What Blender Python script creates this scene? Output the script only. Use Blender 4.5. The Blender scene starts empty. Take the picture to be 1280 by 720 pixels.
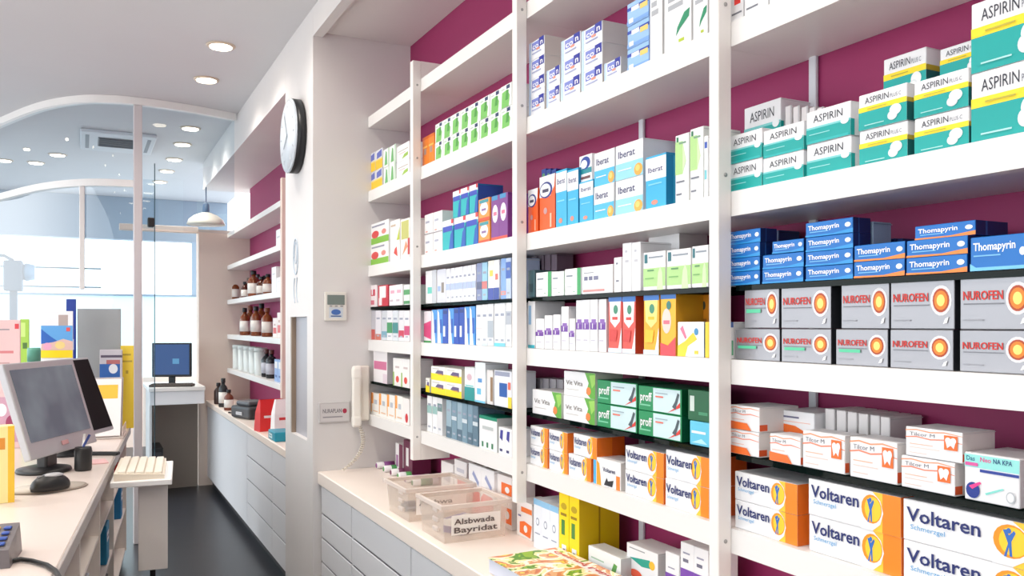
import bpy, bmesh, math, random
from mathutils import Vector, Matrix
random.seed(7)
PI = math.pi
# ------------------------------------------------------------------ camera geometry
F = 1050.0; U0 = 640.0; VH = 405.0; H = 1.6
TH = math.radians(27.0); SN, CS = math.sin(TH), math.cos(TH)
def xc(u): return SN + (u-U0)/F*CS
def yc(u): return CS - (u-U0)/F*SN
def on_x(u, v, X):
    t = X/xc(u); return Vector((X, t*yc(u), H+(VH-v)/F*t))
def on_y(u, v, Y):
    t = Y/yc(u); return Vector((t*xc(u), Y, H+(VH-v)/F*t))
def on_z(u, v, Z):
    t = (H-Z)*F/(v-VH); return Vector((t*xc(u), t*yc(u), Z))
SCN = bpy.context.scene
COL = SCN.collection
# ------------------------------------------------------------------ materials
def lin(c):
    c /= 255.0
    return c/12.92 if c <= .04045 else ((c+.055)/1.055)**2.4
MATS = {}
def mat(rgb, rough=.5, metal=0.0, spec=.5, noise=0.0, nscale=8.0, key=''):
    k = (tuple(rgb), rough, metal, spec, noise, nscale, key)
    if k in MATS: return MATS[k]
    m = bpy.data.materials.new('m%d' % len(MATS)); m.use_nodes = True
    nt = m.node_tree; b = nt.nodes['Principled BSDF']
    c = (lin(rgb[0]), lin(rgb[1]), lin(rgb[2]), 1)
    b.inputs['Base Color'].default_value = c
    b.inputs['Roughness'].default_value = rough
    b.inputs['Metallic'].default_value = metal
    b.inputs['Specular IOR Level'].default_value = spec
    if noise > 0:
        tc = nt.nodes.new('ShaderNodeTexCoord'); nz = nt.nodes.new('ShaderNodeTexNoise')
        nz.inputs['Scale'].default_value = nscale; nz.inputs['Detail'].default_value = 6
        rp = nt.nodes.new('ShaderNodeValToRGB')
        rp.color_ramp.elements[0].position = .3; rp.color_ramp.elements[1].position = .7
        rp.color_ramp.elements[0].color = tuple(x*(1-noise) for x in c[:3])+(1,)
        rp.color_ramp.elements[1].color = tuple(min(1, x*(1+noise)) for x in c[:3])+(1,)
        nt.links.new(tc.outputs['Object'], nz.inputs['Vector'])
        nt.links.new(nz.outputs['Fac'], rp.inputs['Fac'])
        nt.links.new(rp.outputs['Color'], b.inputs['Base Color'])
    MATS[k] = m; return m
def glass_mat(tint, gloss=.12, diff=0.0, dcol=(230, 235, 240), rough=.02):
    k = ('glass', tint, gloss, diff, dcol, rough)
    if k in MATS: return MATS[k]
    m = bpy.data.materials.new('glass%d' % len(MATS)); m.use_nodes = True
    nt = m.node_tree; nt.nodes.clear()
    out = nt.nodes.new('ShaderNodeOutputMaterial')
    tr = nt.nodes.new('ShaderNodeBsdfTransparent'); tr.inputs[0].default_value = tuple(lin(x) for x in tint)+(1,)
    gl = nt.nodes.new('ShaderNodeBsdfGlossy'); gl.inputs['Roughness'].default_value = rough
    mx = nt.nodes.new('ShaderNodeMixShader')
    lw = nt.nodes.new('ShaderNodeLayerWeight'); lw.inputs['Blend'].default_value = .25
    fr = nt.nodes.new('ShaderNodeMapRange'); fr.inputs['To Min'].default_value = gloss*.35; fr.inputs['To Max'].default_value = min(.8, gloss*3.5)
    nt.links.new(lw.outputs['Facing'], fr.inputs['Value']); nt.links.new(fr.outputs['Result'], mx.inputs[0])
    nt.links.new(tr.outputs[0], mx.inputs[1]); nt.links.new(gl.outputs[0], mx.inputs[2])
    last = mx
    if diff > 0:
        df = nt.nodes.new('ShaderNodeBsdfDiffuse'); df.inputs[0].default_value = tuple(lin(x) for x in dcol)+(1,)
        m2 = nt.nodes.new('ShaderNodeMixShader'); m2.inputs[0].default_value = diff
        nt.links.new(mx.outputs[0], m2.inputs[1]); nt.links.new(df.outputs[0], m2.inputs[2]); last = m2
    nt.links.new(last.outputs[0], out.inputs[0])
    MATS[k] = m; return m
def emit_mat(rgb, s):
    k = ('emit', rgb, s)
    if k in MATS: return MATS[k]
    m = bpy.data.materials.new('emit%d' % len(MATS)); m.use_nodes = True
    b = m.node_tree.nodes['Principled BSDF']
    b.inputs['Base Color'].default_value = (.02, .02, .02, 1)
    b.inputs['Emission Color'].default_value = tuple(lin(x) for x in rgb)+(1,)
    b.inputs['Emission Strength'].default_value = s
    MATS[k] = m; return m
def frost_mat(rgb):
    k = ('frost', rgb)
    if k in MATS: return MATS[k]
    m = bpy.data.materials.new('frost%d' % len(MATS)); m.use_nodes = True
    nt = m.node_tree; nt.nodes.clear()
    out = nt.nodes.new('ShaderNodeOutputMaterial')
    tl = nt.nodes.new('ShaderNodeBsdfTranslucent'); df = nt.nodes.new('ShaderNodeBsdfDiffuse')
    c = tuple(lin(x) for x in rgb)+(1,)
    tl.inputs[0].default_value = c; df.inputs[0].default_value = c
    mx = nt.nodes.new('ShaderNodeMixShader'); mx.inputs[0].default_value = .25
    nt.links.new(tl.outputs[0], mx.inputs[1]); nt.links.new(df.outputs[0], mx.inputs[2])
    nt.links.new(mx.outputs[0], out.inputs[0])
    MATS[k] = m; return m
def picture_mat(cols, scale, seed=0.0):
    """printed colourful picture: random colour cells"""
    m = bpy.data.materials.new('print%d' % len(MATS)); m.use_nodes = True; MATS[('pic', len(MATS))] = m
    nt = m.node_tree; b = nt.nodes['Principled BSDF']; b.inputs['Roughness'].default_value = .35
    tc = nt.nodes.new('ShaderNodeTexCoord'); mp = nt.nodes.new('ShaderNodeMapping')
    mp.inputs['Location'].default_value = (seed, seed*1.7, seed*.3)
    nz = nt.nodes.new('ShaderNodeTexNoise'); nz.inputs['Scale'].default_value = scale; nz.inputs['Detail'].default_value = 2.5
    nz.inputs['Distortion'].default_value = 1.4
    rp = nt.nodes.new('ShaderNodeValToRGB'); rp.color_ramp.interpolation = 'CONSTANT'
    n = len(cols)
    for i, c in enumerate(cols):
        p = .3+.4*i/n
        if i < 2:
            e = rp.color_ramp.elements[i]; e.position = 0 if i == 0 else p
        else: e = rp.color_ramp.elements.new(p)
        e.color = tuple(lin(x) for x in c)+(1,)
    nt.links.new(tc.outputs['Object'], mp.inputs[0]); nt.links.new(mp.outputs[0], nz.inputs['Vector'])
    nt.links.new(nz.outputs['Fac'], rp.inputs['Fac']); nt.links.new(rp.outputs['Color'], b.inputs['Base Color'])
    return m
WHITE = mat((238, 236, 234), .38); WALLW = mat((222, 219, 218), .6, noise=.015, nscale=3)
PLUM = mat((150, 38, 92), .6, noise=.03, nscale=2)
BEIGE = mat((226, 208, 196), .6, noise=.015, nscale=3)
BLACK = mat((16, 16, 18), .4); DKGREY = mat((60, 60, 64), .45); GREY = mat((150, 150, 154), .45)
SILVER = mat((178, 178, 182), .35, .25)
# ------------------------------------------------------------------ mesh builder
class MB:
    def __init__(s): s.v = []; s.f = []; s.m = []; s.mats = []; s.sm = []
    def mi(s, m):
        if m not in s.mats: s.mats.append(m)
        return s.mats.index(m)
    def add(s, vs, fs, m, smooth=False):
        o = len(s.v); s.v += [tuple(v) for v in vs]; k = s.mi(m)
        for f in fs: s.f.append([o+i for i in f]); s.m.append(k); s.sm.append(smooth)
        return s
    def bm(s, b, m, M=None, smooth=False):
        if M is not None: bmesh.ops.transform(b, matrix=M, verts=b.verts)
        b.verts.index_update()
        s.add([v.co[:] for v in b.verts], [[v.index for v in f.verts] for f in b.faces], m, smooth); b.free(); return s
    def box(s, lo, hi, m, bev=0.0, M=None, seg=1):
        b = bmesh.new(); bmesh.ops.create_cube(b, size=1)
        d = [hi[i]-lo[i] for i in range(3)]; c = [(hi[i]+lo[i])/2 for i in range(3)]
        bmesh.ops.transform(b, matrix=Matrix.Translation(c) @ Matrix.Diagonal((*d, 1)), verts=b.verts)
        if bev > 0: bmesh.ops.bevel(b, geom=b.edges[:], offset=min(bev, min(abs(x) for x in d)*.45), segments=seg, affect='EDGES', profile=.5)
        return s.bm(b, m, M)
    def lathe(s, prof, m, c=(0, 0, 0), n=24, M=None, smooth=True):
        vs = []; fs = []
        for r, z in prof:
            for i in range(n):
                a = 2*PI*i/n; vs.append(Vector((c[0]+r*math.cos(a), c[1]+r*math.sin(a), c[2]+z)))
        for j in range(len(prof)-1):
            for i in range(n):
                k = (i+1) % n; fs.append([j*n+i, j*n+k, (j+1)*n+k, (j+1)*n+i])
        fs.append(list(range(n))[::-1]); fs.append([(len(prof)-1)*n+i for i in range(n)])
        if M is not None: vs = [M @ v for v in vs]
        return s.add(vs, fs, m, smooth)
    def tube(s, pts, r, m, n=8, closed=False):
        pts = [Vector(p) for p in pts]; vs = []; fs = []; L = len(pts)
        for i, p in enumerate(pts):
            d = (pts[min(i+1, L-1)]-pts[max(i-1, 0)]).normalized()
            up = Vector((0, 0, 1)) if abs(d.z) < .9 else Vector((1, 0, 0))
            a = d.cross(up).normalized(); b = d.cross(a)
            for k in range(n):
                t = 2*PI*k/n; vs.append(p+a*r*math.cos(t)+b*r*math.sin(t))
        for i in range(L-1):
            for k in range(n):
                q = (k+1) % n; fs.append([i*n+k, i*n+q, (i+1)*n+q, (i+1)*n+k])
        fs.append(list(range(n))); fs.append([(L-1)*n+k for k in range(n)][::-1])
        return s.add(vs, fs, m, True)
    def strip(s, pts, z0, z1, th, m):
        """wall-like sheet along a plan polyline"""
        pts = [Vector((p[0], p[1], 0)) for p in pts]; L = len(pts); vs = []; fs = []
        if th == 0:
            for p in pts: vs += [(p.x, p.y, z0), (p.x, p.y, z1)]
            return s.add(vs, [[2*i, 2*i+2, 2*i+3, 2*i+1] for i in range(L-1)], m, True)
        for i, p in enumerate(pts):
            d = (pts[min(i+1, L-1)]-pts[max(i-1, 0)]).normalized(); nrm = Vector((-d.y, d.x, 0))*th/2
            for q in (p-nrm, p+nrm):
                for z in (z0, z1): vs.append((q.x, q.y, z))
        for i in range(L-1):
            a = i*4; b = a+4
            fs += [[a, b, b+1, a+1], [a+2, a+3, b+3, b+2], [a+1, b+1, b+3, a+3], [a, a+2, b+2, b]]
        fs += [[0, 1, 3, 2], [(L-1)*4+k for k in (0, 2, 3, 1)]]
        return s.add(vs, fs, m)
    def prism(s, poly, z0, z1, m):
        n = len(poly); vs = [(x, y, z0) for x, y in poly]+[(x, y, z1) for x, y in poly]
        fs = [list(range(n))[::-1], [n+i for i in range(n)]]+[[i, (i+1) % n, n+(i+1) % n, n+i] for i in range(n)]
        return s.add(vs, fs, m)
    def build(s, name, parent=None, loc=None, rz=0.0, rot=None):
        me = bpy.data.meshes.new(name); me.from_pydata(s.v, [], s.f)
        for m in s.mats: me.materials.append(m)
        me.polygons.foreach_set('material_index', s.m); me.polygons.foreach_set('use_smooth', s.sm); me.update()
        b = bmesh.new(); b.from_mesh(me)
        o = bpy.data.objects.new(name, me); b.free(); COL.objects.link(o)
        if loc is not None: o.location = loc
        o.rotation_euler = rot if rot else (0, 0, rz)
        if parent is not None: o.parent = parent
        return o
def tag(o, label, cat, group=None, kind=None):
    o['label'] = label; o['category'] = cat
    if group: o['group'] = group
    if kind: o['kind'] = kind
    return o
def empty(name, loc, rz=0.0, rot=None):
    o = bpy.data.objects.new(name, None); COL.objects.link(o); o.location = loc
    o.rotation_euler = rot if rot else (0, 0, rz); o.empty_display_size = .1; return o
def struct(mb, name, label, cat): return tag(mb.build(name), label, cat, kind='structure')
# ------------------------------------------------------------------ lettering
TXT = {}
def text_mesh(s, bold=True):
    k = (s, bold)
    if k in TXT: return TXT[k]
    cu = bpy.data.curves.new('lettering', 'FONT'); cu.body = s; cu.size = 1; cu.resolution_u = 2
    if bold: cu.offset = .018
    o = bpy.data.objects.new('lettering', cu); COL.objects.link(o)
    dg = bpy.context.evaluated_depsgraph_get(); e = o.evaluated_get(dg); me = e.to_mesh()
    vs = [(v.co.x, v.co.y) for v in me.vertices]; fs = [list(p.vertices) for p in me.polygons]
    e.to_mesh_clear(); bpy.data.objects.remove(o); bpy.data.curves.remove(cu)
    x0 = min(v[0] for v in vs); x1 = max(v[0] for v in vs)
    vs = [((x-x0)/(x1-x0), y/.73) for x, y in vs]        # width 1, capital height about 1
    TXT[k] = (vs, fs); return TXT[k]
def decorate(mb, els, W, Hh, to3, eps=.00026):
    """els drawn in 0..1 face coordinates; to3(a, b, lift) gives the point"""
    for k, e in enumerate(els):
        L = eps*(k+1); t = e[0]
        if t == 'r': ps = [(e[1], e[2]), (e[3], e[2]), (e[3], e[4]), (e[1], e[4])]; c = e[5]
        elif t == 'e':
            n = 18; ps = [(e[1]+e[3]*math.cos(2*PI*i/n), e[2]+e[4]*math.sin(2*PI*i/n)) for i in range(n)]; c = e[5]
        elif t == 'p': ps = e[1]; c = e[2]
        elif t == 't':
            _, s, a, b, h, w, c = e[:7]; vs, fs = text_mesh(s, e[7] if len(e) > 7 else True)
            m = mat(c, .5)
            mb.add([to3(a+x*w, b+y*h, L) for x, y in vs], fs, m); continue
        m = c if isinstance(c, bpy.types.Material) else mat(c, .42)
        mb.add([to3(min(1, max(0, a)), min(1, max(0, b)), L) for a, b in ps], [list(range(len(ps)))], m)
# ------------------------------------------------------------------ cartons
CARTONS = []
LZ = {'L0': .83, 'L1': 1.118, 'G1': 1.293, 'L2': 1.516, 'G2': 1.691, 'L3': 1.912, 'L4': 2.312}
XF = 1.375
W_ = (237, 237, 239)
def carton_mesh(w, d, h, D):
    """front faces -x, w along y, d along +x, origin at the base of the front face centre"""
    mb = MB(); base = D.get('base', W_); rough = D.get('rough', .42)
    mb.box((0, -w/2, 0), (d, w/2, h), mat(base, rough, D.get('metal', 0)), .0014)
    decorate(mb, D.get('front', []), w, h, lambda a, b, L: (-L, w/2-a*w, b*h))
    decorate(mb, D.get('side', []), d, h, lambda a, b, L: (a*d, -w/2-L, b*h))
    if D.get('seam', True): decorate(mb, [('r', .0, .955, 1, .97, (205, 205, 206) if sum(base) > 600 else tuple(int(x*.8) for x in base))], d, h, lambda a, b, L: (a*d, -w/2-L-.002, b*h), .0002)
    decorate(mb, D.get('top', []), d, w, lambda a, b, L: (b*d, w/2-a*w, h+L))
    return mb
def carton(bay, lev, u0, u1, vt, look, D, n=1, cols=1, dx=0.0, depth=.15, on=None, cat='medicine box', name='medicine_carton', zb=None, X=None, h=None):
    X = X if X is not None else XF+dx
    zb = zb if zb is not None else (on if on is not None else LZ[lev])+.0006
    ya = X*yc(u0)/xc(u0); yb = X*yc(u1)/xc(u1)
    ztop = on_x(u0, vt, X).z
    hh = h if h else (ztop-zb)/n
    depth = min(depth, 1.588-X)
    wc = (ya-yb)/cols
    for c in range(cols):
        dd = D(c) if callable(D) else D
        for l in range(n):
            w = wc-.0016
            o = carton_mesh(w, depth, hh-.0008, dd).build(name, None, (X, ya-wc*(c+.5), zb+l*hh))
            j = random.uniform(-.0015, .0015); o.location.x += j+.0015
            CARTONS.append(dict(o=o, bay=bay, lev=lev, look=look, y=ya-wc*(c+.5), w=w, z=zb+l*hh, cat=cat))
    return zb+n*hh
# printed fronts -----------------------------------------------------
def small_print(a0, b, a1, col=(120, 124, 135), th=.025): return ('r', a0, b, a1, b+th, col)
TEAL = (0, 165, 160)
def d_asp():
    return dict(base=W_, front=[('r', 0, 0, 1, .5, TEAL), ('r', 0, .44, 1, .5, (120, 205, 205)), ('t', 'ASPIRIN', .17, .62, .24, .66, (60, 62, 72), False),
        ('p', [(.04, 0), (.96, 0), (.96, .08), (.04, .08)], (40, 180, 178)), ('e', .88, .46, .09, .1, (235, 240, 242)), small_print(.08, .26, .55, (150, 220, 220))],
        side=[('r', 0, 0, 1, .48, (225, 232, 232)), ('r', .0, .0, .1, .48, TEAL)])
def d_aspplus(k=0):
    return dict(base=W_, front=[('r', 0, 0, 1, .5, TEAL), ('r', 0, .5, 1, .64, (250, 222, 40)), ('t', 'ASPIRIN', .14, .72, .18, .5, (52, 54, 66), False),
        ('t', 'PLUS C', .67, .72, .11, .22, (120, 124, 134), False), ('e', .78, .36, .12, .15, (238, 240, 240)), ('e', .72, .22, .1, .13, (222, 226, 228)), ('e', .72, .22, .07, .09, (240, 242, 242)),
        small_print(.14, .1, .55, (170, 225, 222)), small_print(.2, .55, .6, (190, 175, 60))],
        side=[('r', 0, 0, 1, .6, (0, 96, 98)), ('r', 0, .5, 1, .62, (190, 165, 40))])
def d_thoma(orange=False):
    B = (6, 112, 196)
    fr = [('p', [(0, 0), (1, 0), (1, .3), (.6, .1), (0, .12)], (245, 140, 60) if orange else (40, 150, 220)), ('t', 'Thomapyrin', .06, .45, .34, .66, (250, 250, 252)),
          ('e', .9, .56, .06, .16, (235, 245, 252)), small_print(.1, .28, .5, (120, 190, 235), .06)]
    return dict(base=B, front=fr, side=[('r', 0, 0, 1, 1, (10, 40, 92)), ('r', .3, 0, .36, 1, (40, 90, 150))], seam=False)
def d_nuro(green=False):
    fr = [('e', .8, .56, .16, .3, (224, 224, 228)), ('e', .8, .56, .125, .235, (176, 66, 22)), ('e', .8, .56, .1, .19, (238, 130, 24)), ('e', .8, .56, .06, .115, (255, 232, 120)),
          ('t', 'NUROFEN', .05, .55, .17, .56, (214, 44, 34)), small_print(.06, .46, .62, (120, 122, 130)), small_print(.06, .16, .34, (150, 152, 160)),
          ('p', [(.84, .1), (.9, .12), (.92, .24), (.87, .2)], (245, 245, 248))]
    if green: fr.append(('r', .08, .36, .5, .45, (90, 205, 160)))
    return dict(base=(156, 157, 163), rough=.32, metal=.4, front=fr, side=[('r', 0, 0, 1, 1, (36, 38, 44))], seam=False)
def d_volt(big=False):
    fr = [('r', .66, 0, .82, 1, (252, 200, 60)), ('r', .82, 0, 1, 1, (242, 136, 30)), ('p', [(.6, 0), (.72, 0), (.8, .2), (.83, .5), (.8, .8), (.72, 1), (.6, 1)], W_),
          ('e', .71, .55, .105, .37, (244, 150, 30)), ('e', .725, .55, .085, .32, (255, 205, 50)),
          ('p', [(.67, .2), (.695, .5), (.665, .78), (.685, .8), (.7, .68), (.73, .8), (.74, .75), (.715, .55), (.72, .22), (.705, .22), (.7, .42), (.685, .2)], (52, 108, 190)), ('e', .7, .78, .014, .06, (52, 108, 190)),
          ('t', 'Voltaren', .04, .52, .34, .54, (32, 44, 108)), ('t', 'Schmerzgel', .07, .34, .12, .26, (60, 160, 215), False)]
    if big:
        fr = fr[:-2]+[('t', 'Voltaren', .03, .5, .34, .5, (32, 44, 108)), ('t', 'Schmerzgel', .06, .3, .12, .24, (60, 160, 215), False), ('r', .86, .58, 1, .82, (40, 50, 130)), ('e', .94, .26, .05, .2, (60, 60, 140))]
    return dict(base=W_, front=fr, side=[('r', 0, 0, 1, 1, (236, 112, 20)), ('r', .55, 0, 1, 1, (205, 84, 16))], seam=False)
OR = (240, 112, 40)
def d_tooth(lg=True):
    wave = lambda b, c: ('p', [(0, b), (.2, b+.05), (.45, b), (.7, b+.05), (1, b), (1, b+.02), (.7, b+.09), (.45, b+.04), (.2, b+.09), (0, b+.04)], c)
    fr = [wave(.86, (240, 160, 120)), wave(.62, (236, 140, 110)), ('t', 'Tilcor M', .08, .72, .12, .45, (110, 110, 118), False), small_print(.08, .42, .5, (236, 180, 150)), small_print(.08, .3, .62, (225, 205, 195)), small_print(.08, .12, .4, (225, 205, 195))]
    if lg: fr += [('r', .7, .38, .93, .86, OR), ('e', .77, .7, .05, .1, W_), ('e', .86, .7, .05, .1, W_), ('p', [(.73, .66), (.9, .66), (.87, .44), (.815, .54), (.76, .44)], W_)]
    else: fr += [('p', [(0, .02), (.75, .02), (.6, .3), (0, .34)], OR)]
    return dict(base=W_, front=fr, side=[('r', .0, .0, 1, 1, (232, 226, 222)), ('r', 0, .05, .2, .3, (228, 90, 40))])
def lines(n=3, a0=.12, a1=.8, b0=.3, b1=.8, col=(120, 124, 140)):
    return [small_print(a0, b0+(b1-b0)*i/max(1, n-1), a1-.12*(i % 2), col, .05) for i in range(n)]
# ------------------------------------------------------------------ ROOM
CZ = 3.25
struct(MB().box((-4, -3, -.06), (1.75, 12.3, 0), mat((44, 47, 54), .32, noise=.10, nscale=5)), 'floor', 'dark grey glossy shop floor running down the aisle', 'floor')
struct(MB().box((-4, -3, CZ), (1.75, 12.3, CZ+.1), mat((220, 220, 223), .7, noise=.01, nscale=2)), 'ceiling', 'plain pale ceiling with recessed lights over the aisle', 'ceiling')
struct(MB().box((1.60, -3, 0), (1.75, 4.37, CZ), PLUM), 'wall_right', 'plum wall behind the tall medicine shelves', 'wall')
struct(MB().box((1.50, 5.04, 0), (1.75, 8.8, CZ), PLUM), 'wall_recess', 'plum wall at the back of the bottle recess', 'wall')
struct(MB().box((1.01, 8.8, 0), (1.75, 9.0, 2.535), BEIGE), 'wall_back', 'beige return wall behind the small desk monitor', 'wall')
struct(MB().box((-4, -3.1, 0), (1.75, -3, CZ), WALLW), 'wall_front', 'white shop wall facing the back windows', 'wall')
# column with its niche
CXA, CY0, CY1 = 1.063, 4.37, 5.04
ny0, ny1, nz0, nz1 = 4.50, 4.905, .975, 1.64
pm = MB(); CW = mat((232, 236, 244), .5); 
pm.box((CXA, CY0, 0), (1.60, ny0, CZ), WALLW)
pm.box((CXA, ny1, 0), (1.60, CY1, CZ), WALLW)
pm.box((CXA, ny0, 0), (1.60, ny1, nz0), WALLW); pm.box((CXA, ny0, nz1), (1.60, ny1, CZ), WALLW)
pm.box((CXA+.03, ny0, nz0), (1.60, ny1, nz1), mat((176, 176, 184), .4))
pm.box((CXA+.005, ny1-.012, nz0), (CXA+.029, ny1-.001, nz1), mat((150, 130, 112), .5))
struct(pm, 'wall_column', 'white column with a tall narrow niche beside the worktop', 'column')
# soffits
sm = MB(); sm.prism([(CXA, CY1+.001), (1.085, 9.1), (1.60, 9.1), (1.60, CY1+.001)], 2.97, CZ-.001, WALLW)
struct(sm, 'trim_1', 'white ceiling bulkhead above the bottle recess', 'bulkhead')
sm = MB().box((CXA, -3, 3.10), (CXA+.05, CY0-.002, CZ-.001), WALLW); sm.box((CXA+.051, -3, 3.125), (1.599, CY0-.002, CZ-.001), WALLW)
struct(sm, 'trim_2', 'white ceiling bulkhead above the tall medicine shelves', 'bulkhead')
# curved glass partition ------------------------------------------------------
ctrl = [(x*1.031, y*1.031) for x, y in [(1.02, 6.66), (.70, 6.55), (.338, 6.50), (.15, 6.53), (0, 6.61), (-.17, 6.80), (-.34, 7.10), (-.59, 7.69), (-.95, 8.6), (-1.35, 9.7), (-1.7, 10.8)]]
def smooth(pts, k=6):
    P = [Vector((*p, 0)) for p in pts]; out = []
    for i in range(len(P)-1):
        a, b, c, d = P[max(i-1, 0)], P[i], P[i+1], P[min(i+2, len(P)-1)]
        for j in range(k):
            t = j/k; out.append(.5*((2*b)+(c-a)*t+(2*a-5*b+4*c-d)*t*t+(3*b-a-3*c+d)*t**3))
    out.append(P[-1]); return [(p.x, p.y) for p in out]
curve = smooth(ctrl); left_c = smooth(ctrl[2:]); right_c = smooth(ctrl[:3])
GL = glass_mat((232, 242, 248), .14)
gp = empty('window_1', (0, 0, 0)); tag(gp, 'curved glass partition with a white frame behind the counter', 'glass partition', kind='structure')
MB().strip(curve, CZ-.055, CZ-.002, .06, WHITE).build('top_rail', gp)
MB().strip(left_c, 2.595, 2.645, .05, WHITE).build('middle_rail', gp)
MB().strip(left_c, 2.645, CZ-.056, 0, GL).build('upper_pane', gp)
MB().strip(left_c, .96, 2.595, 0, GL).build('lower_pane', gp)
MB().strip(right_c, 2.3, CZ-.056, 0, GL).build('transom_pane', gp)
MB().box((-.03, 6.80, 1.85), (.005, 6.86, 2.595), WHITE, .004).build('mullion', gp)
MB().box((.32, 6.67, 0), (.378, 6.73, CZ-.056), mat((214, 208, 210), .4, .2), .006, seg=2).build('post', gp)
dr = empty('door_1', (0, 0, 0)); tag(dr, 'frameless glass door panel beside the pale metal post', 'glass door', kind='structure')
MB().add([(.385, 6.70, .02), (.46, 6.70, .02), (.46, 6.70, 2.66), (.385, 6.70, 2.66)], [[0, 1, 2, 3]], GL).build('door_glass', dr)
MB().box((.46, 6.693, .02), (.466, 6.707, 2.78), mat((50, 84, 96), .3)).build('door_edge', dr)
MB().box((.415, 6.67, 2.31), (.459, 6.73, 2.38), BLACK, .008, seg=2).build('door_clamp', dr)
struct(MB().box((.30, 8.82, 2.50), (1.008, 8.90, 2.56), BEIGE, .004), 'trim_3', 'beige horizontal beam joining the return wall', 'beam')
# far shop window
YW = 12.0
FRM = mat((150, 172, 192), .5)
struct(MB().box((-4, YW, 2.70), (1.75, YW+.2, CZ-.002), mat((150, 166, 182), .6)), 'wall_header', 'grey-blue band of wall above the far shop windows', 'wall')
fw = empty('window_2', (0, YW, 0)); tag(fw, 'bright far shop window with a frosted lower half', 'window', kind='structure')
MB().box((-4, .02, .9), (1.75, .04, 1.97), frost_mat((228, 244, 248))).build('frosted_pane', fw)
struct(MB().box((-4, YW-.05, 0), (1.75, YW+.01, .9), BEIGE), 'wall_dado', 'low beige wall beneath the far shop window', 'wall')
MB().add([(-4, .025, 1.99), (1.75, .025, 1.99), (1.75, .025, 2.70), (-4, .025, 2.70)], [[0, 1, 2, 3]], glass_mat((246, 252, 255), .04)).build('clear_pane', fw)
MB().box((-4, 0, 1.965), (1.75, .06, 1.99), FRM).build('sill_bar', fw)
for z in (2.06, 2.30): MB().box((-4, .06, z), (.2, .08, z+.022), mat((110, 126, 136), .6)).build('blind_bar', fw)
for x in (1.35, -1.9):
    MB().box((x-.06, -.02, 1.99), (x+.06, .06, 2.70), FRM).build('frame_bar', fw)
# ------------------------------------------------------------------ LIGHTS IN THE CEILING
LAMP_E = 21.0
def downlight(x, y, label, lit=True, e=LAMP_E):
    t = empty('downlight', (x, y, CZ)); tag(t, label, 'ceiling light', 'recessed ceiling downlights')
    MB().lathe([(.066, -.010), (.078, -.010), (.084, -.004), (.084, -.0005)], mat((214, 196, 176), .35), n=28).build('trim_ring', t)
    MB().lathe([(.062, -.014), (.065, -.0101)], emit_mat((255, 240, 214), 9), n=24).build('lamp_disc', t)
    if lit:
        L = bpy.data.lights.new('downlight_beam', 'SPOT'); L.energy = e; L.spot_size = math.radians(150); L.spot_blend = 1; L.shadow_soft_size = .08
        L.color = (1, .93, .84)
        lo = bpy.data.objects.new('downlight_beam', L); COL.objects.link(lo); lo.parent = t; lo.location = (0, 0, -.03)
rows = [(.70, 5.06), (.713, 5.80), (.774, 7.30), (.78, 7.98), (.78, 8.75), (.77, 9.45), (.76, 10.2)]
ords = ['first', 'second', 'third', 'fourth', 'fifth', 'sixth', 'seventh']
for i, (x, y) in enumerate(rows):
    downlight(x*1.031, y*1.031, '%s recessed downlight in the aisle ceiling, counting from the wall clock' % ords[i], e=LAMP_E*1.3)
for i, (u, v) in enumerate([(5, 200), (45, 203), (72, 193)]):
    p = on_z(u, v, CZ) if False else None
    t_ = (CZ-H)*F/(VH-v); downlight(t_*xc(u), t_*yc(u), ['far ceiling downlight behind the curved glass, close to the picture edge', 'middle far ceiling downlight behind the curved glass', 'far ceiling downlight behind the curved glass, beside the air vent'][i])
for i, y in enumerate([4.2, 3.45, 2.7, 1.95, 1.2, .45, -.3]):
    downlight(.72, y, '%s recessed downlight before the medicine shelves, counting out from the column' % ords[i], e=LAMP_E)
for i, y in enumerate([4.6, 3.4, 2.2, 1.0, -.2]):
    downlight(-.75, y, '%s unseen downlight added over the sales counter, counting from the glass partition' % ords[i], e=LAMP_E*1.7)  # row added out of view for more frontal light on the shelves
for i, y in enumerate([8.6, 7.2, 5.8, 4.4, 2.2, 0]):
    downlight(-1.6, y, '%s unseen downlight added over the customer side, counting from the glass partition' % ords[i], e=LAMP_E*(3.2 if y > 4 else 1.2))  # unseen lamps added; far ones boosted to brighten the column's aisle face
ac = empty('air_vent', (.27, 8.35, CZ)); tag(ac, 'white ceiling air conditioning cassette with a dark slotted grille', 'air vent')
MB().box((-.30, -.42, -.03), (.30, .42, -.001), mat((224, 226, 230), .5), .008).build('cassette', ac)
g = MB()
g.box((-.16, -.24, -.034), (.18, .16, -.0305), mat((130, 134, 140), .6))
for i in range(6): g.box((-.15, -.22+i*.062, -.042), (.17, -.19+i*.062, -.0345), mat((76, 80, 86), .6))
for x in (-.26, .23):
    g.box((x, -.3, -.033), (x+.03, .3, -.0305), mat((150, 156, 164), .6))
g.build('grille', ac)
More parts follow.
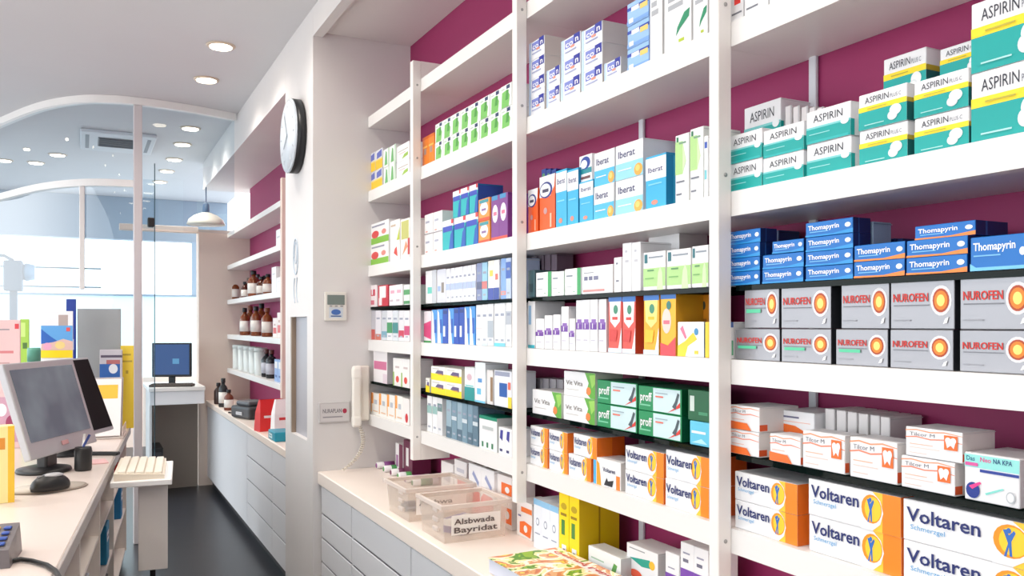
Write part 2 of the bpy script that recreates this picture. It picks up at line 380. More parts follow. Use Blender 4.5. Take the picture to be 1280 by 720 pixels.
# ------------------------------------------------------------------ TALL MEDICINE SHELVES
UY = [3.61, 2.59, 1.563, .54]; UT = .034
sh = empty('wall_shelving', (1.48, 2.4, .84)); tag(sh, 'tall white wall shelving filled with rows of medicine boxes', 'shelving')
OFF = Vector((-1.48, -2.4, -.84))
def shp(lo, hi, m, name, bev=.002):
    MB().box(Vector(lo)+OFF, Vector(hi)+OFF, m, bev).build(name, sh)
SW = mat((234, 232, 230), .36)
for i, y in enumerate(UY):
    um = MB().box(Vector((1.32, y-UT, .985))+OFF, Vector((1.3595, y, 2.79 if i == 0 else 3.08))+OFF, mat((240, 236, 232), .4), .002)
    if i == 0:
        um.box(Vector((1.36, y-UT, 2.7105))+OFF, Vector((1.46, y, 2.79))+OFF, mat((240, 236, 232), .4)); um.box(Vector((1.36, y-UT, .985))+OFF, Vector((1.50, y, 1.0595))+OFF, mat((240, 236, 232), .4))
    um.build('upright', sh)
ends = [4.368]+UY+[]
bays = [(3.61, 4.368), (2.59, 3.61-UT), (1.563, 2.59-UT), (.54, 1.563-UT)]
GSH = mat((26, 48, 46), .12, spec=.8)
for i, (a, b) in enumerate(bays):
    for zt in (1.118, 1.516, 1.912, 2.312, 2.71):
        ya_ = a-UT*.5+.0005; yb_ = b-.001 if i < 1 else b+UT*.5-.0005
        bd = MB().box(Vector((1.36, ya_, zt-.058))+OFF, Vector((1.4605, yb_, zt))+OFF, SW); bd.box(Vector((1.4605, a-UT*.5+.0005, zt-.058))+OFF, Vector((1.5985, b+UT*.5-.0005 if i else b-.001, zt))+OFF, SW)
        bd.build('shelf', sh)
    for zt in (1.293, 1.691):
        shp((1.372, a+.001, zt-.013), (1.5985, b-.001, zt-.001), glass_mat((60, 96, 90), .05, .5, (14, 30, 28)), 'glass_shelf', 0)
    yr = [0, (a+b)/2, 2.21, b-.03][i]
    if i: shp((1.588, yr-.012, .90), (1.5985, yr+.012, 3.0), mat((214, 216, 222), .4), 'wall_rail')
# screws in the uprights
for i, y in enumerate(UY[:3]):
    for z in (1.09, 1.95, 2.35, 2.68):
        M = Matrix.Translation((1.341-1.48, y-UT-.0002-2.4, z-.84)) @ Matrix.Rotation(PI/2, 4, 'X')
        MB().lathe([(.005, -.0015), (.005, .0015)], mat((170, 168, 166), .4, .3), n=10, M=M).build('screw', sh)
# ------------------------------------------------------------------ MEDICINE BOXES: fourth bay (R)
R = 'R'
VO = 'white-and-orange gel carton'
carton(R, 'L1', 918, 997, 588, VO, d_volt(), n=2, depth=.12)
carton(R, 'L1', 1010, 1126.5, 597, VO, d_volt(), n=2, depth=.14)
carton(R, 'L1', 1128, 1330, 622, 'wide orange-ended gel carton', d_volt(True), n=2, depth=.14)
TO = 'white carton with orange square'
carton(R, 'G1', 912, 949, 505, 'small white carton with orange corner', d_tooth(False), n=2, depth=.12)
carton(R, 'G1', 962, 1001, 541, 'low white carton with orange corner', d_tooth(False), depth=.06)
carton(R, 'G1', 1002.5, 1056, 537, TO, d_tooth(), depth=.06)
carton(R, 'G1', 1062, 1122, 545, TO, d_tooth(), depth=.07)
z1 = carton(R, 'G1', 1126, 1194, 568, TO, d_tooth(), depth=.10)
carton(R, 'G1', 1131, 1203, 532, 'white orange-square carton lying on another', d_tooth(), on=z1, depth=.09)
carton(R, 'G1', 1204, 1274, 564, 'white carton with aqua heading', dict(base=W_, front=[('r', 0, .7, 1, .97, (150, 226, 220)), ('t', 'Das', .04, .84, .1, .16, (30, 110, 140)), ('t', 'Neo', .3, .84, .1, .2, (226, 90, 150)), ('t', 'NA KPA', .54, .84, .1, .34, (40, 90, 130)), ('r', .02, .73, .26, .8, (220, 90, 160)),
    ('r', .3, .62, 1, .68, (34, 60, 150)), ('e', .17, .22, .13, .17, (24, 52, 140)), ('p', [(.1, .3), (.3, .42), (.33, .38), (.16, .24)], (235, 60, 140)), ('p', [(.4, .2), (.72, .36), (.74, .33), (.42, .16)], (130, 215, 205)), ('e', .86, .2, .08, .12, (190, 195, 200)), ('e', .86, .2, .06, .09, W_)]), depth=.12)
z1 = carton(R, 'G1', 968, 1024, 538, 'plain white carton at the back', dict(base=W_, front=[('r', 0, .1, .7, .5, OR), small_print(.1, .7, .6)]), dx=.075, depth=.12)
carton(R, 'G1', 971, 1018, 511, 'white carton with orange strip, on another', dict(base=W_, front=[('p', [(0, 0), (.9, .0), (.5, .34), (0, .4)], OR), small_print(.1, .68, .6, (110, 110, 140), .08), small_print(.1, .5, .9, (240, 170, 140))]), on=z1, dx=.075, depth=.12)
for i in range(6):
    carton(R, 'G1', 1030+i*14, 1042.5+i*14, 510+i*2, 'slim carton on end behind front row', dict(base=(222, 218, 218), front=[('r', .1, .3, .9, .5, [(200, 96, 70), (150, 160, 180), (190, 190, 196)][i % 3]), ('r', .1, .06, .9, .12, (120, 122, 130))]), dx=.10, depth=.10)
NU = 'silver carton with orange target'
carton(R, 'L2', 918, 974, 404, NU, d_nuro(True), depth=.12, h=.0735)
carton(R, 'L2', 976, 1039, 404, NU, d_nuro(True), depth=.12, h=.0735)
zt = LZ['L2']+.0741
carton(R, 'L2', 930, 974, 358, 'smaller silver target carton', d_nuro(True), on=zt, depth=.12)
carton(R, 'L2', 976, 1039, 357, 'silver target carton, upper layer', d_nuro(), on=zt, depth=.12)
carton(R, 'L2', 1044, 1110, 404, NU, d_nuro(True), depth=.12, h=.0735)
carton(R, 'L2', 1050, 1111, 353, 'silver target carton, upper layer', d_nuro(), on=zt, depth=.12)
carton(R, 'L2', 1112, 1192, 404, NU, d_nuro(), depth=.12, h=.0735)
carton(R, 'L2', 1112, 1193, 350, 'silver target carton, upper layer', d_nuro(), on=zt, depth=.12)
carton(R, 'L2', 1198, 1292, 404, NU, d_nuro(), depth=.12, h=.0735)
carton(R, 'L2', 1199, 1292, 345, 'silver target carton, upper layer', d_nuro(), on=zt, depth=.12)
carton(R, 'L2', 911.5, 916.5, 402, 'narrow white carton with blue top', dict(base=W_, front=[('r', 0, .85, 1, 1, (40, 90, 180)), ('r', .5, .1, 1, .5, (70, 170, 120))]), depth=.08)
TM = 'flat bright-blue tablet carton'
for u0, u1, vt, n in ((909, 950, 290, 4), (1006, 1066, 279, 4)):
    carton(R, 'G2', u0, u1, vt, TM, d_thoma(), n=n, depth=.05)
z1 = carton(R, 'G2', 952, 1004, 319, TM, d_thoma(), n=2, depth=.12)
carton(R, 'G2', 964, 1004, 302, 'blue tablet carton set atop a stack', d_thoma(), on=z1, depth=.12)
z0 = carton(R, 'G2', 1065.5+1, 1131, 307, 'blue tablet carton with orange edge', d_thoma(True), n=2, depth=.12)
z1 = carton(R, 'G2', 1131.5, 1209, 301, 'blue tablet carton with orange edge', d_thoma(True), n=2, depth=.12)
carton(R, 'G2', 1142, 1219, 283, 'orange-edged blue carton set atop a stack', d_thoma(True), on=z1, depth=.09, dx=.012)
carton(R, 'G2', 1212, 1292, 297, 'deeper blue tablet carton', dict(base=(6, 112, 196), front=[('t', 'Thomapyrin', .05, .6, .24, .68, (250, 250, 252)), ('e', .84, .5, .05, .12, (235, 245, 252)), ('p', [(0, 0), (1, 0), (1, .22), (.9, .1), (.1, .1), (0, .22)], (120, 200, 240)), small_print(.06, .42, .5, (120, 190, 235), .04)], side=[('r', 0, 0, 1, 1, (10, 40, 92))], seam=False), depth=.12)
for i in range(3):
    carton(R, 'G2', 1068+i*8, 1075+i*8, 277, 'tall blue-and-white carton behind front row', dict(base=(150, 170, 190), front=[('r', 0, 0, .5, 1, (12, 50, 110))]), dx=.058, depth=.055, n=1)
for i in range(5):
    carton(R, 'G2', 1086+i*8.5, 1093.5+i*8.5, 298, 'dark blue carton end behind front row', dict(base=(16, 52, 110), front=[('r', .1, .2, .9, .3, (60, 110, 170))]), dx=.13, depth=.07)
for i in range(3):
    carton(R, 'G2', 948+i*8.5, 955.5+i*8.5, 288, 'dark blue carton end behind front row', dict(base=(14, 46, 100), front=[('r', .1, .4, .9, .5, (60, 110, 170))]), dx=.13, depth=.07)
for i in range(2):
    carton(R, 'G2', 1206+i*9, 1213+i*9, 284, 'pale carton end behind front row', dict(base=(205, 205, 206), front=[('r', 0, 0, .3, 1, (150, 70, 30))]), dx=.13, depth=.07)
AS = 'teal-and-white tablet carton'; AP = 'teal carton with yellow stripe'
carton(R, 'L3', 909.5, 952, 171, AS, d_asp(), n=2, depth=.11)
carton(R, 'L3', 953, 1004, 164, AS, d_asp(), n=2, depth=.11)
carton(R, 'L3', 1007, 1063, 141, AS, d_asp(), n=2, depth=.11)
z1 = LZ['L3']+.0006
carton(R, 'L3', 930, 976, 168, 'teal-and-white carton at the back', d_asp(), dx=.115, depth=.10, h=.125)
carton(R, 'L3', 930, 976, 136, 'teal-and-white carton atop a back one', d_asp(), dx=.115, depth=.10, on=z1+.125)
for i in range(6):
    carton(R, 'L3', 980+i*10, 989+i*10, 133+i*.5, 'grey-white carton end behind front row', dict(base=(226, 222, 222), front=[('r', .15, .2, .85, .3, (170, 170, 176)), ('r', .8, 0, 1, 1, (190, 188, 190))]), dx=.118, depth=.08)
carton(R, 'L3', 1073, 1134, 120, AP, d_aspplus(), n=2, depth=.10)
carton(R, 'L3', 1142, 1211, 103, AP, d_aspplus(), n=2, depth=.10)
carton(R, 'L3', 1213.5, 1312, 6, 'large teal carton with yellow stripe', d_aspplus(), n=2, depth=.10)
zb = carton(R, 'L3', 1104, 1158, 150, 'yellow-striped teal carton hidden behind', d_aspplus(), dx=.105, depth=.09, h=.145)
carton(R, 'L3', 1104, 1158, 75, 'topmost yellow-striped carton behind', d_aspplus(), dx=.105, depth=.09, on=zb)
zb = carton(R, 'L3', 1174, 1216, 150, 'yellow-striped teal carton hidden behind', d_aspplus(), dx=.105, depth=.09, h=.158)
carton(R, 'L3', 1174, 1232, 62, 'topmost yellow-striped carton behind', d_aspplus(), dx=.105, depth=.09, on=zb)
carton(R, 'L4', 912, 928, -60, 'white carton with red mark', dict(base=W_, front=[('r', .3, .25, .8, .33, (226, 50, 40)), small_print(.1, .12, .9)]), depth=.14)
carton(R, 'L4', 930, 960, -70, 'white carton with blue ring', dict(base=W_, front=[('e', .7, .24, .2, .06, (40, 140, 210)), ('e', .7, .24, .11, .03, W_), small_print(.1, .1, .6)]), depth=.14)
carton(R, 'L4', 961, 1010, -70, 'broad plain white carton', dict(base=W_, front=lines(3, .1, .8, .1, .6)), depth=.14)
# ------------------------------------------------------------------ third bay (M)
M_ = 'M'
def d_cold():  # white with blue letters
    return dict(base=(238, 240, 244), front=[('r', 0, 0, .14, 1, (190, 214, 242)), ('r', .2, .5, .66, .92, (120, 132, 205)), ('t', 'co', .24, .56, .3, .38, W_), ('r', .66, .56, .97, 1, (34, 44, 150)), ('t', 'n', .74, .62, .3, .16, W_), ('r', .5, .44, .7, .54, (240, 150, 120)), small_print(.22, .3, .8, (160, 168, 205), .06)], side=[('r', 0, 0, 1, 1, (206, 200, 196))])
CB = 'white carton with blue lettering'
carton(M_, 'L4', 660.5, 680, 55, CB, d_cold(), n=4, depth=.13)
carton(M_, 'L4', 683, 699.5, 89, CB, d_cold(), n=2, depth=.13)
carton(M_, 'L4', 700.5, 725, 52, CB, d_cold(), n=3, depth=.13)
carton(M_, 'L4', 726.5, 753, 40, CB, d_cold(), n=3, depth=.13)
carton(M_, 'L4', 755, 776, 80, CB, d_cold(), depth=.13)
carton(M_, 'L4', 783.5, 811, 6, 'yellow-marked light-blue carton', dict(base=(150, 190, 236), front=[('r', 0, .66, 1, .8, (40, 70, 170)), ('r', .2, .58, .55, .78, W_), ('r', .6, .5, .95, .72, (240, 205, 110)), ('r', 0, .05, 1, .2, (120, 165, 225)), ('r', .1, .1, .3, .3, W_)], side=[('r', 0, 0, 1, 1, (120, 150, 200))]), n=3, depth=.13)
for u0, u1, gl in ((812, 828, 1), (829.5, 864, 0), (865.5, 884.5, 0)):
    fr = lines(2, .15, .7, .42, .5, (170, 174, 180))
    if gl: fr += [('r', .3, .62, .75, .74, (150, 200, 60))]
    else: fr += [('p', [(.45, .14), (.6, .2), (.92, .28), (.95, .36), (.75, .34), (.5, .22)], (40, 140, 100)), ('r', .55, .07, .75, .1, (180, 200, 60)), ('r', .1, .68, .6, .73, (130, 190, 60))]
    carton(M_, 'L4', u0, u1, -55, 'tall white carton with green leaf' if not gl else 'tall white carton with lime dash', dict(base=W_, front=fr, side=[('r', 0, 0, 1, 1, (214, 214, 214))]), depth=.14)
def d_orange():
    return dict(base=(238, 92, 24), front=[('p', [(0, .62), (.7, .62), (.95, .78), (1, 1), (0, 1)], W_), ('e', .42, .74, .42, .15, (24, 46, 130)), ('e', .38, .74, .34, .12, W_), ('r', .2, .7, .6, .76, (60, 60, 90)), ('e', .4, .36, .12, .06, (196, 150, 150)), ('r', .7, .05, .8, .3, (250, 190, 160))], side=[('r', 0, 0, 1, 1, (214, 76, 20))])
carton(M_, 'L3', 657.5+2, 672, 238, 'orange carton with blue circle', d_orange(), depth=.12)
carton(M_, 'L3', 673.5, 693, 222, 'orange carton with blue circle', d_orange(), depth=.12)
BL = (56, 176, 222)
def d_bl(o=False, h=.62):
    fr = [('r', 0, h, 1, .96, W_), ('t', 'Iberat', .12, h+.14, .1, .72, (84, 88, 128)), ('e', .45, .12, .16, .045, (226, 140, 120)), small_print(.15, .45, .8, (130, 210, 238))]
    return dict(base=BL, front=fr, side=[('r', 0, 0, 1, 1, (10, 128, 176)), ('r', .2, .05, .3, .95, (60, 170, 206))])
carton(M_, 'L3', 694, 708, 214, 'slim sky-blue carton', d_bl(), depth=.12)
carton(M_, 'L3', 708.5, 722.5, 213, 'slim sky-blue carton', d_bl(), depth=.12)
z1 = carton(M_, 'L3', 723.5, 741, 228, 'slim sky-blue carton', d_bl(), depth=.12)
carton(M_, 'L3', 723.2, 739, 196, 'white carton with blue swirl', dict(base=W_, front=[('r', 0, .3, 1, .5, (30, 140, 150)), ('e', .5, .7, .4, .24, (26, 60, 150)), ('e', .4, .66, .26, .16, W_), ('r', .1, .1, .9, .2, (110, 70, 70))]), on=z1, depth=.1, dx=.01)
def d_ben(pale=False):
    c = (150, 214, 232) if pale else (80, 186, 226)
    return dict(base=W_, front=[('r', 0, 0, 1, .46, c), ('t', 'Iberat', .1, .62, .2, .62, (78, 82, 120)), ('e', .84, .18, .15, .17, (240, 170, 70)), ('e', .82, .22, .08, .09, (250, 205, 110)), small_print(.1, .25, .6, W_, .03)], side=[('r', 0, 0, 1, 1, (216, 218, 222))])
carton(M_, 'L3', 742, 767.5, 192, 'square blue-and-white carton', d_ben(), n=2, depth=.12)
carton(M_, 'L3', 768.5, 803, 183, 'square blue-and-white carton', d_ben(True), n=2, depth=.12)
carton(M_, 'L3', 806, 832, 197, 'upright azure carton with white heading', d_bl(h=.55), depth=.12)
def d_sin(k=0):
    return dict(base=W_, front=[('r', 0, .42, .55, .9, (176, 216, 140)), ('p', [(.55, .42), (.8, .6), (.55, .9)], (205, 232, 180)), ('r', .1, .9, .25, .97, (40, 120, 80)), small_print(.3, .86, .8, (120, 160, 130)), small_print(.1, .3, .7), small_print(.1, .12, .5)], side=[('r', 0, 0, 1, 1, (230, 232, 228))])
carton(M_, 'L3', 843.5, 861, 170, 'tall white carton with green panel', d_sin(), depth=.12)
carton(M_, 'L3', 862, 879, 162, 'tall white carton with green panel', d_sin(), depth=.12)
carton(M_, 'L3', 879.6, 885, 170, 'sliver-thin white carton with blue dot', dict(base=W_, front=[('r', .2, .8, .8, .9, (40, 80, 180)), ('r', .2, .3, .7, .45, (120, 205, 215))]), depth=.12)
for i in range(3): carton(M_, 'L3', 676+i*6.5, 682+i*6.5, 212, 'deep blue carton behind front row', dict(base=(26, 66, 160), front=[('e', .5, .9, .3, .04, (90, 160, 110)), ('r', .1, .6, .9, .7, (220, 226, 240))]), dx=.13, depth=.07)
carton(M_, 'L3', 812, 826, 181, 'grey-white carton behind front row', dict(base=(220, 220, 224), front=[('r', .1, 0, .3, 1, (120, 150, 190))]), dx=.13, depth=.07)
# upper glass
carton(M_, 'G2', 659.5, 668, 338, 'dark teal carton', dict(base=(60, 92, 100), front=[('r', .2, .2, .8, .5, (40, 66, 74))]), depth=.12)
def d_wg(g=True):
    return dict(base=W_, front=[('r', .78 if g else .97, .0, 1, 1, (60, 165, 96)), small_print(.1, .7, .5, (130, 140, 150), .06), small_print(.1, .3, .45, (180, 186, 190)), small_print(.55, .12, .65, (60, 165, 96))])
carton(M_, 'G2', 669.5, 689, 341, 'white carton with green end', d_wg(), depth=.12)
carton(M_, 'G2', 689.5, 705.5, 340, 'plain white carton, small print', d_wg(False), depth=.12)
carton(M_, 'G2', 706, 726, 336.5, 'white carton with green end', d_wg(), depth=.12)
carton(M_, 'G2', 727, 766, 334, 'long white carton with red underline', dict(base=W_, front=[('r', .08, .5, .2, .64, (110, 110, 140)), ('r', .24, .5, .36, .64, (110, 110, 140)), ('r', .4, .5, .55, .64, (120, 120, 150)), ('r', .05, .08, .75, .16, (214, 150, 146)), small_print(.08, .76, .4)], side=[('r', 0, 0, 1, 1, (222, 216, 214))]), depth=.12)
carton(M_, 'G2', 767, 776.5, 322, 'short plain white carton', dict(base=W_, front=lines(2, .3, .7)), depth=.12)
carton(M_, 'G2', 777.5, 789, 304, 'tall plain white carton', dict(base=W_, front=lines(2, .3, .7, .6, .8, (190, 190, 198))), depth=.12)
carton(M_, 'G2', 789.5, 800.5, 303, 'tall plain white carton', dict(base=W_, front=lines(2, .3, .7, .6, .8, (190, 190, 198))), depth=.12)
def d_gw(): return dict(base=W_, front=[('r', 0, .1, 1, .58, (176, 218, 140)), ('p', [(.62, 0), (.9, 0), (.86, .45), (.78, .62), (.68, .45)], (206, 234, 180)), ('r', .06, .72, .2, .95, (40, 110, 120)), small_print(.26, .84, .9, (140, 150, 160), .04), small_print(.2, .5, .5, (90, 150, 90), .04), small_print(.1, .3, .5, (120, 180, 100), .03)], side=[('r', 0, 0, 1, 1, (226, 226, 224))])
for u0, u1, vt in ((803, 831, 316), (832.5, 863, 313), (864.5, 885.5, 308)): carton(M_, 'G2', u0, u1, vt, 'white carton with light-green panel', d_gw(), depth=.10)
zz = carton(M_, 'G2', 812, 850, 317, 'white carton under another behind', dict(base=W_), dx=.105, depth=.10)
carton(M_, 'G2', 810, 849, 297, 'white carton lying high behind', dict(base=W_, front=[('r', .05, .1, .9, .14, (214, 210, 208))], side=[('r', 0, 0, 1, 1, (200, 196, 192))]), dx=.105, depth=.1, on=zz)
for i in range(4): carton(M_, 'G2', 664+i*8, 671+i*8, 318, 'dull mauve carton behind front row', dict(base=(120, 104, 118), front=[('r', .1, .1, .9, .6, (96, 84, 98))]), dx=.13, depth=.07)
# middle shelf
carton(M_, 'L2', 659.5, 668, 376, 'tall white carton with aqua foot', dict(base=W_, front=[('r', 0, 0, 1, .07, (60, 180, 196)), ('r', .1, .5, .5, .9, (150, 190, 226))]), depth=.12)
PU = (112, 60, 160)
def d_pur(): return dict(base=W_, front=[('r', .0, .42, .9, .56, PU), ('r', .2, .52, .8, .62, (140, 96, 180)), ('r', .3, .44, .4, .54, W_), small_print(.15, .2, .7, (200, 196, 210))], side=[('r', 0, 0, 1, 1, (222, 220, 224))])
PL = 'white carton with purple lettering'
carton(M_, 'L2', 669, 680, 398, PL, d_pur(), depth=.12)
carton(M_, 'L2', 680.5, 690.5, 394, PL, d_pur(), depth=.12)
carton(M_, 'L2', 691, 700.5, 393, PL, d_pur(), depth=.12)
carton(M_, 'L2', 701, 710.5, 383, PL, d_pur(), depth=.12)
carton(M_, 'L2', 711, 718.5, 398, PL, d_pur(), depth=.12)
carton(M_, 'L2', 719, 757, 375, 'tall white carton with purple lettering', d_pur(), cols=4, depth=.12)
def d_tube(c1, c2):
    return dict(base=c1, front=[('r', 0, .9, 1, 1, (40, 110, 190)), ('p', [(.08, .9), (.92, .9), (.86, .55), (.5, .44), (.14, .55)], W_ if c1 != (246, 176, 30) else (250, 226, 130)), ('e', .55, .76, .17, .08, (60, 140, 110)), ('r', .3, .58, .7, .63, c2), ('p', [(.7, 0), (1, 0), (1, .45), (.85, .2)], W_), ('r', 0, 0, 1, .08, (206, 220, 232)), ('p', [(.1, .2), (.6, .2), (.7, .4), (.15, .42)], c2)], side=[('r', 0, 0, 1, 1, (180, 60, 40) if c1[1] < 130 else (210, 150, 30))])
carton(M_, 'L2', 760, 777, 370, 'red-and-cream upright carton', d_tube((226, 84, 74), (214, 60, 56)), depth=.09)
carton(M_, 'L2', 777.6, 794.5, 370, 'red-and-cream upright carton', d_tube((226, 84, 74), (214, 60, 56)), depth=.09)
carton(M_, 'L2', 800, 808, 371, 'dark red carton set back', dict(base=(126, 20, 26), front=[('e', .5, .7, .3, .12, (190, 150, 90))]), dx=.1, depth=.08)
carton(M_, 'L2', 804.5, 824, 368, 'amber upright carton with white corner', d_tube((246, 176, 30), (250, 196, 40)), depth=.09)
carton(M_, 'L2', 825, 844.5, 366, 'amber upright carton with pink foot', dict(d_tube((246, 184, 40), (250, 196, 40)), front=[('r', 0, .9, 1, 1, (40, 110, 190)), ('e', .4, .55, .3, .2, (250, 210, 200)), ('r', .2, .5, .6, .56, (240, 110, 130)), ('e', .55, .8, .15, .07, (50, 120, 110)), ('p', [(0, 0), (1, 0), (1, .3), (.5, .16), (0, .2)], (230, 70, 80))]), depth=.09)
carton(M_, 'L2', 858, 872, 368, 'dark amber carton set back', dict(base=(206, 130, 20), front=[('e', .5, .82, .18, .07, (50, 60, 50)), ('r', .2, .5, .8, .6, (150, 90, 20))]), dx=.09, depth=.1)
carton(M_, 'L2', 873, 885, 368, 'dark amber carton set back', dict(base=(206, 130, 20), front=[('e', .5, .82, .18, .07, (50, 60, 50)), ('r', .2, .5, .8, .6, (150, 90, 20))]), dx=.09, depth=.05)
carton(M_, 'L2', 846, 879.5, 402, 'low white carton with yellow splash', dict(base=(236, 240, 246), front=[('p', [(.0, .0), (.3, .0), (.4, .3), (.75, .5), (.6, .7), (.3, .45), (0, .3)], (250, 210, 50)), ('p', [(.1, .8), (.3, .5), (.36, .55), (.2, .9)], (236, 120, 150)), ('e', .72, .72, .08, .1, (60, 140, 190)), ('r', .65, .08, .8, .18, (250, 200, 60))], side=[('r', 0, 0, 1, 1, (40, 90, 160))]), depth=.08)
carton(M_, 'L2', 880.5, 886, 402, 'yellow-edged white carton', dict(base=(246, 206, 50)), depth=.06)
# lower glass
def d_leaf(): return dict(base=W_, front=[('p', [(.68, 1), (.8, .6), (.72, .2), (.86, 0), (1, 0), (1, 1)], (96, 170, 60)), ('p', [(.82, .9), (.9, .4), (1, .6), (1, .95)], (150, 205, 90)), ('e', .8, .28, .07, .16, (226, 130, 60)), ('t', 'Vit Vita', .08, .45, .2, .54, (96, 84, 76), False), small_print(.1, .26, .5, (190, 186, 180))], side=[('r', 0, 0, 1, 1, (214, 222, 206))])
carton(M_, 'G1', 665, 701.5, 486, 'white carton with leafy end', d_leaf(), depth=.10)
carton(M_, 'G1', 704, 743.5, 463, 'white carton with leafy end', d_leaf(), n=2, depth=.10)
GR = (16, 140, 84)
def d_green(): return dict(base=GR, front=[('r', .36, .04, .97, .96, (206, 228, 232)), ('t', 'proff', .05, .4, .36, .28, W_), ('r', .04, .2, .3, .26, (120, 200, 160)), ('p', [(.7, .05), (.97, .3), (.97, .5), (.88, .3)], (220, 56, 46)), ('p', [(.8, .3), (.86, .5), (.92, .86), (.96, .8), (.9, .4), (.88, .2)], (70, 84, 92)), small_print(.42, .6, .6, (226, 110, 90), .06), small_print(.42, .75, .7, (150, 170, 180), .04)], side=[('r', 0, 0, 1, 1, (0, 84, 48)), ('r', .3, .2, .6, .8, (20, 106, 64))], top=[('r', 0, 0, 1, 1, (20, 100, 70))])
carton(M_, 'G1', 745.5, 796, 474, 'green-ended ointment carton', d_green(), n=2, depth=.13)
carton(M_, 'G1', 797.5, 852, 481, 'green-ended ointment carton', d_green(), n=2, depth=.13)
zz = carton(M_, 'G1', 861, 886.5, 525, 'sky-blue carton', dict(base=(96, 196, 226), front=[('r', .1, .5, .8, .6, W_), ('p', [(.1, .1), (.9, .1), (.6, .3)], (180, 230, 244))]), depth=.06)
carton(M_, 'G1', 858.5, 886.5, 486, 'deep green carton', dict(base=(6, 92, 54), front=[('r', .1, .3, .3, .8, (200, 214, 206)), ('r', .5, .2, .9, .3, (60, 140, 100))]), on=zz, depth=.06)
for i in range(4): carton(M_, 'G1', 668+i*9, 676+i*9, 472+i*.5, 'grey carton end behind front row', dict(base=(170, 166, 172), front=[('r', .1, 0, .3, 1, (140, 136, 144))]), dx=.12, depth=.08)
# bottom shelf
VS = 'white gel carton with orange end'
carton(M_, 'L1', 662.5, 684.5, 531, VS, d_volt(), n=2, depth=.12)
carton(M_, 'L1', 686, 709.5, 536, VS, d_volt(), n=2, depth=.10)
z1 = carton(M_, 'L1', 710.5, 739, 566, VS, d_volt(), depth=.12)
carton(M_, 'L1', 716.5, 746, 541, 'white gel carton shifted sideways', d_volt(), on=z1, depth=.1)
carton(M_, 'L1', 741.5, 776, 570, 'low white carton with black figure', dict(base=W_, front=[('r', 0, 0, .1, 1, (80, 176, 226)), ('p', [(.12, 0), (.3, 0), (.22, .8), (.12, .9)], (244, 160, 40)), ('r', .84, 0, .97, .5, (240, 130, 40)), ('p', [(.4, .05), (.7, .05), (.75, .3), (.55, .22), (.5, .34)], (40, 40, 46)), ('t', 'Voltaren', .36, .55, .16, .45, (70, 74, 110)), ], side=[('r', 0, 0, 1, 1, (206, 200, 196))]), depth=.09)
carton(M_, 'L1', 780.5, 829, 556, VS, d_volt(), n=2, depth=.12)
carton(M_, 'L1', 831, 886, 561, VS, dict(d_volt(), front=d_volt()['front'][:7]+[('t', 'Voltaren', .03, .5, .32, .6, (32, 44, 108)), ('t', 'Schmerzgel', .06, .3, .12, .26, (60, 160, 215), False)]), n=2, depth=.12)
# worktop row under the third bay
def onctr(u0, u1, vt, vb, look, D, **k):
    X = on_z(u0, vb, LZ['L0']).x
    X = k.pop('Xf', min(max(X, 1.38), 1.5))
    return carton(k.pop('bay', M_), 'L0', u0, u1, vt, look, D, X=X, **k)
OWH = lambda c=0: dict(base=(238, 232, 230), front=[('p', [(.2, .1), (.9, .05), (1, .4), (.5, .46), (.2, .4)], OR), ('r', .3, .7, 1, .84, (240, 120, 50)), ('e', .6, .26, .12, .1, W_), ('r', .1, .55, .3, .6, (120, 120, 160))])
onctr(645, 664, 623, 668, 'tall white carton with orange patches', OWH, depth=.1)
onctr(666, 698, 622, 690, 'white-and-pale-blue upright carton', lambda c: dict(base=(226, 230, 238), front=[('r', 0, .88, 1, 1, (140, 190, 226)), ('e', .5, .55, .2, .08, (140, 150, 170)), ('e', .5, .55, .14, .055, (226, 230, 238)), small_print(.2, .3, .8, (150, 160, 180))]), cols=3, depth=.1)
YE = (250, 216, 0)
onctr(698.5, 724, 615, 700, 'tall yellow carton', lambda c: dict(base=YE, front=[('e', .5, .82, .3, .05, (190, 160, 20)), ('r', .25, .4, .6, .62, (70, 130, 60)), ('r', .3, .04, .75, .26, W_), ('r', .42, .12, .62, .2, (40, 70, 160)), ('r', .2, .68, .8, .72, (150, 120, 20))], side=[('r', 0, 0, 1, 1, (206, 176, 0)), ('r', .48, 0, .52, 1, (150, 120, 0))]), cols=2, depth=.15)
onctr(735, 776, 681, 715, 'low white carton with green sprig', dict(base=(234, 236, 234), front=[('p', [(.4, .1), (.8, .2), (.9, .7), (.8, .75), (.7, .35), (.4, .2)], (96, 160, 80)), ('e', .75, .3, .07, .12, (80, 150, 70)), small_print(.1, .6, .5, (160, 190, 160), .05)], side=[('r', 0, 0, 1, 1, (190, 190, 192))]), depth=.06)
onctr(782.5, 822, 677, 740, 'white carton with teal flash', dict(base=W_, front=[('p', [(.1, .68), (.75, .78), (.8, .6), (.5, .56)], (30, 160, 140)), ('e', .82, .68, .09, .1, (240, 190, 50)), ('e', .3, .34, .2, .1, (230, 90, 60)), small_print(.1, .9, .6, (150, 156, 160))], side=[('r', 0, 0, 1, 1, (196, 194, 194))]), Xf=1.43, depth=.09)
VI = (120, 70, 170)
onctr(830.5, 848, 688, 752, 'white carton with violet foot', dict(base=W_, front=[('r', 0, 0, 1, .6, VI), small_print(.2, .7, .7, (150, 150, 170))]), Xf=1.43, depth=.1)
onctr(849.5, 885, 676, 752, 'white carton with violet foot', lambda c: dict(base=W_, front=[('r', 0, 0, 1, .62, VI), small_print(.2, .84, .7, (150, 150, 170)), small_print(.2, .72, .6, (110, 110, 130), .05)]), cols=2, Xf=1.43, depth=.1)
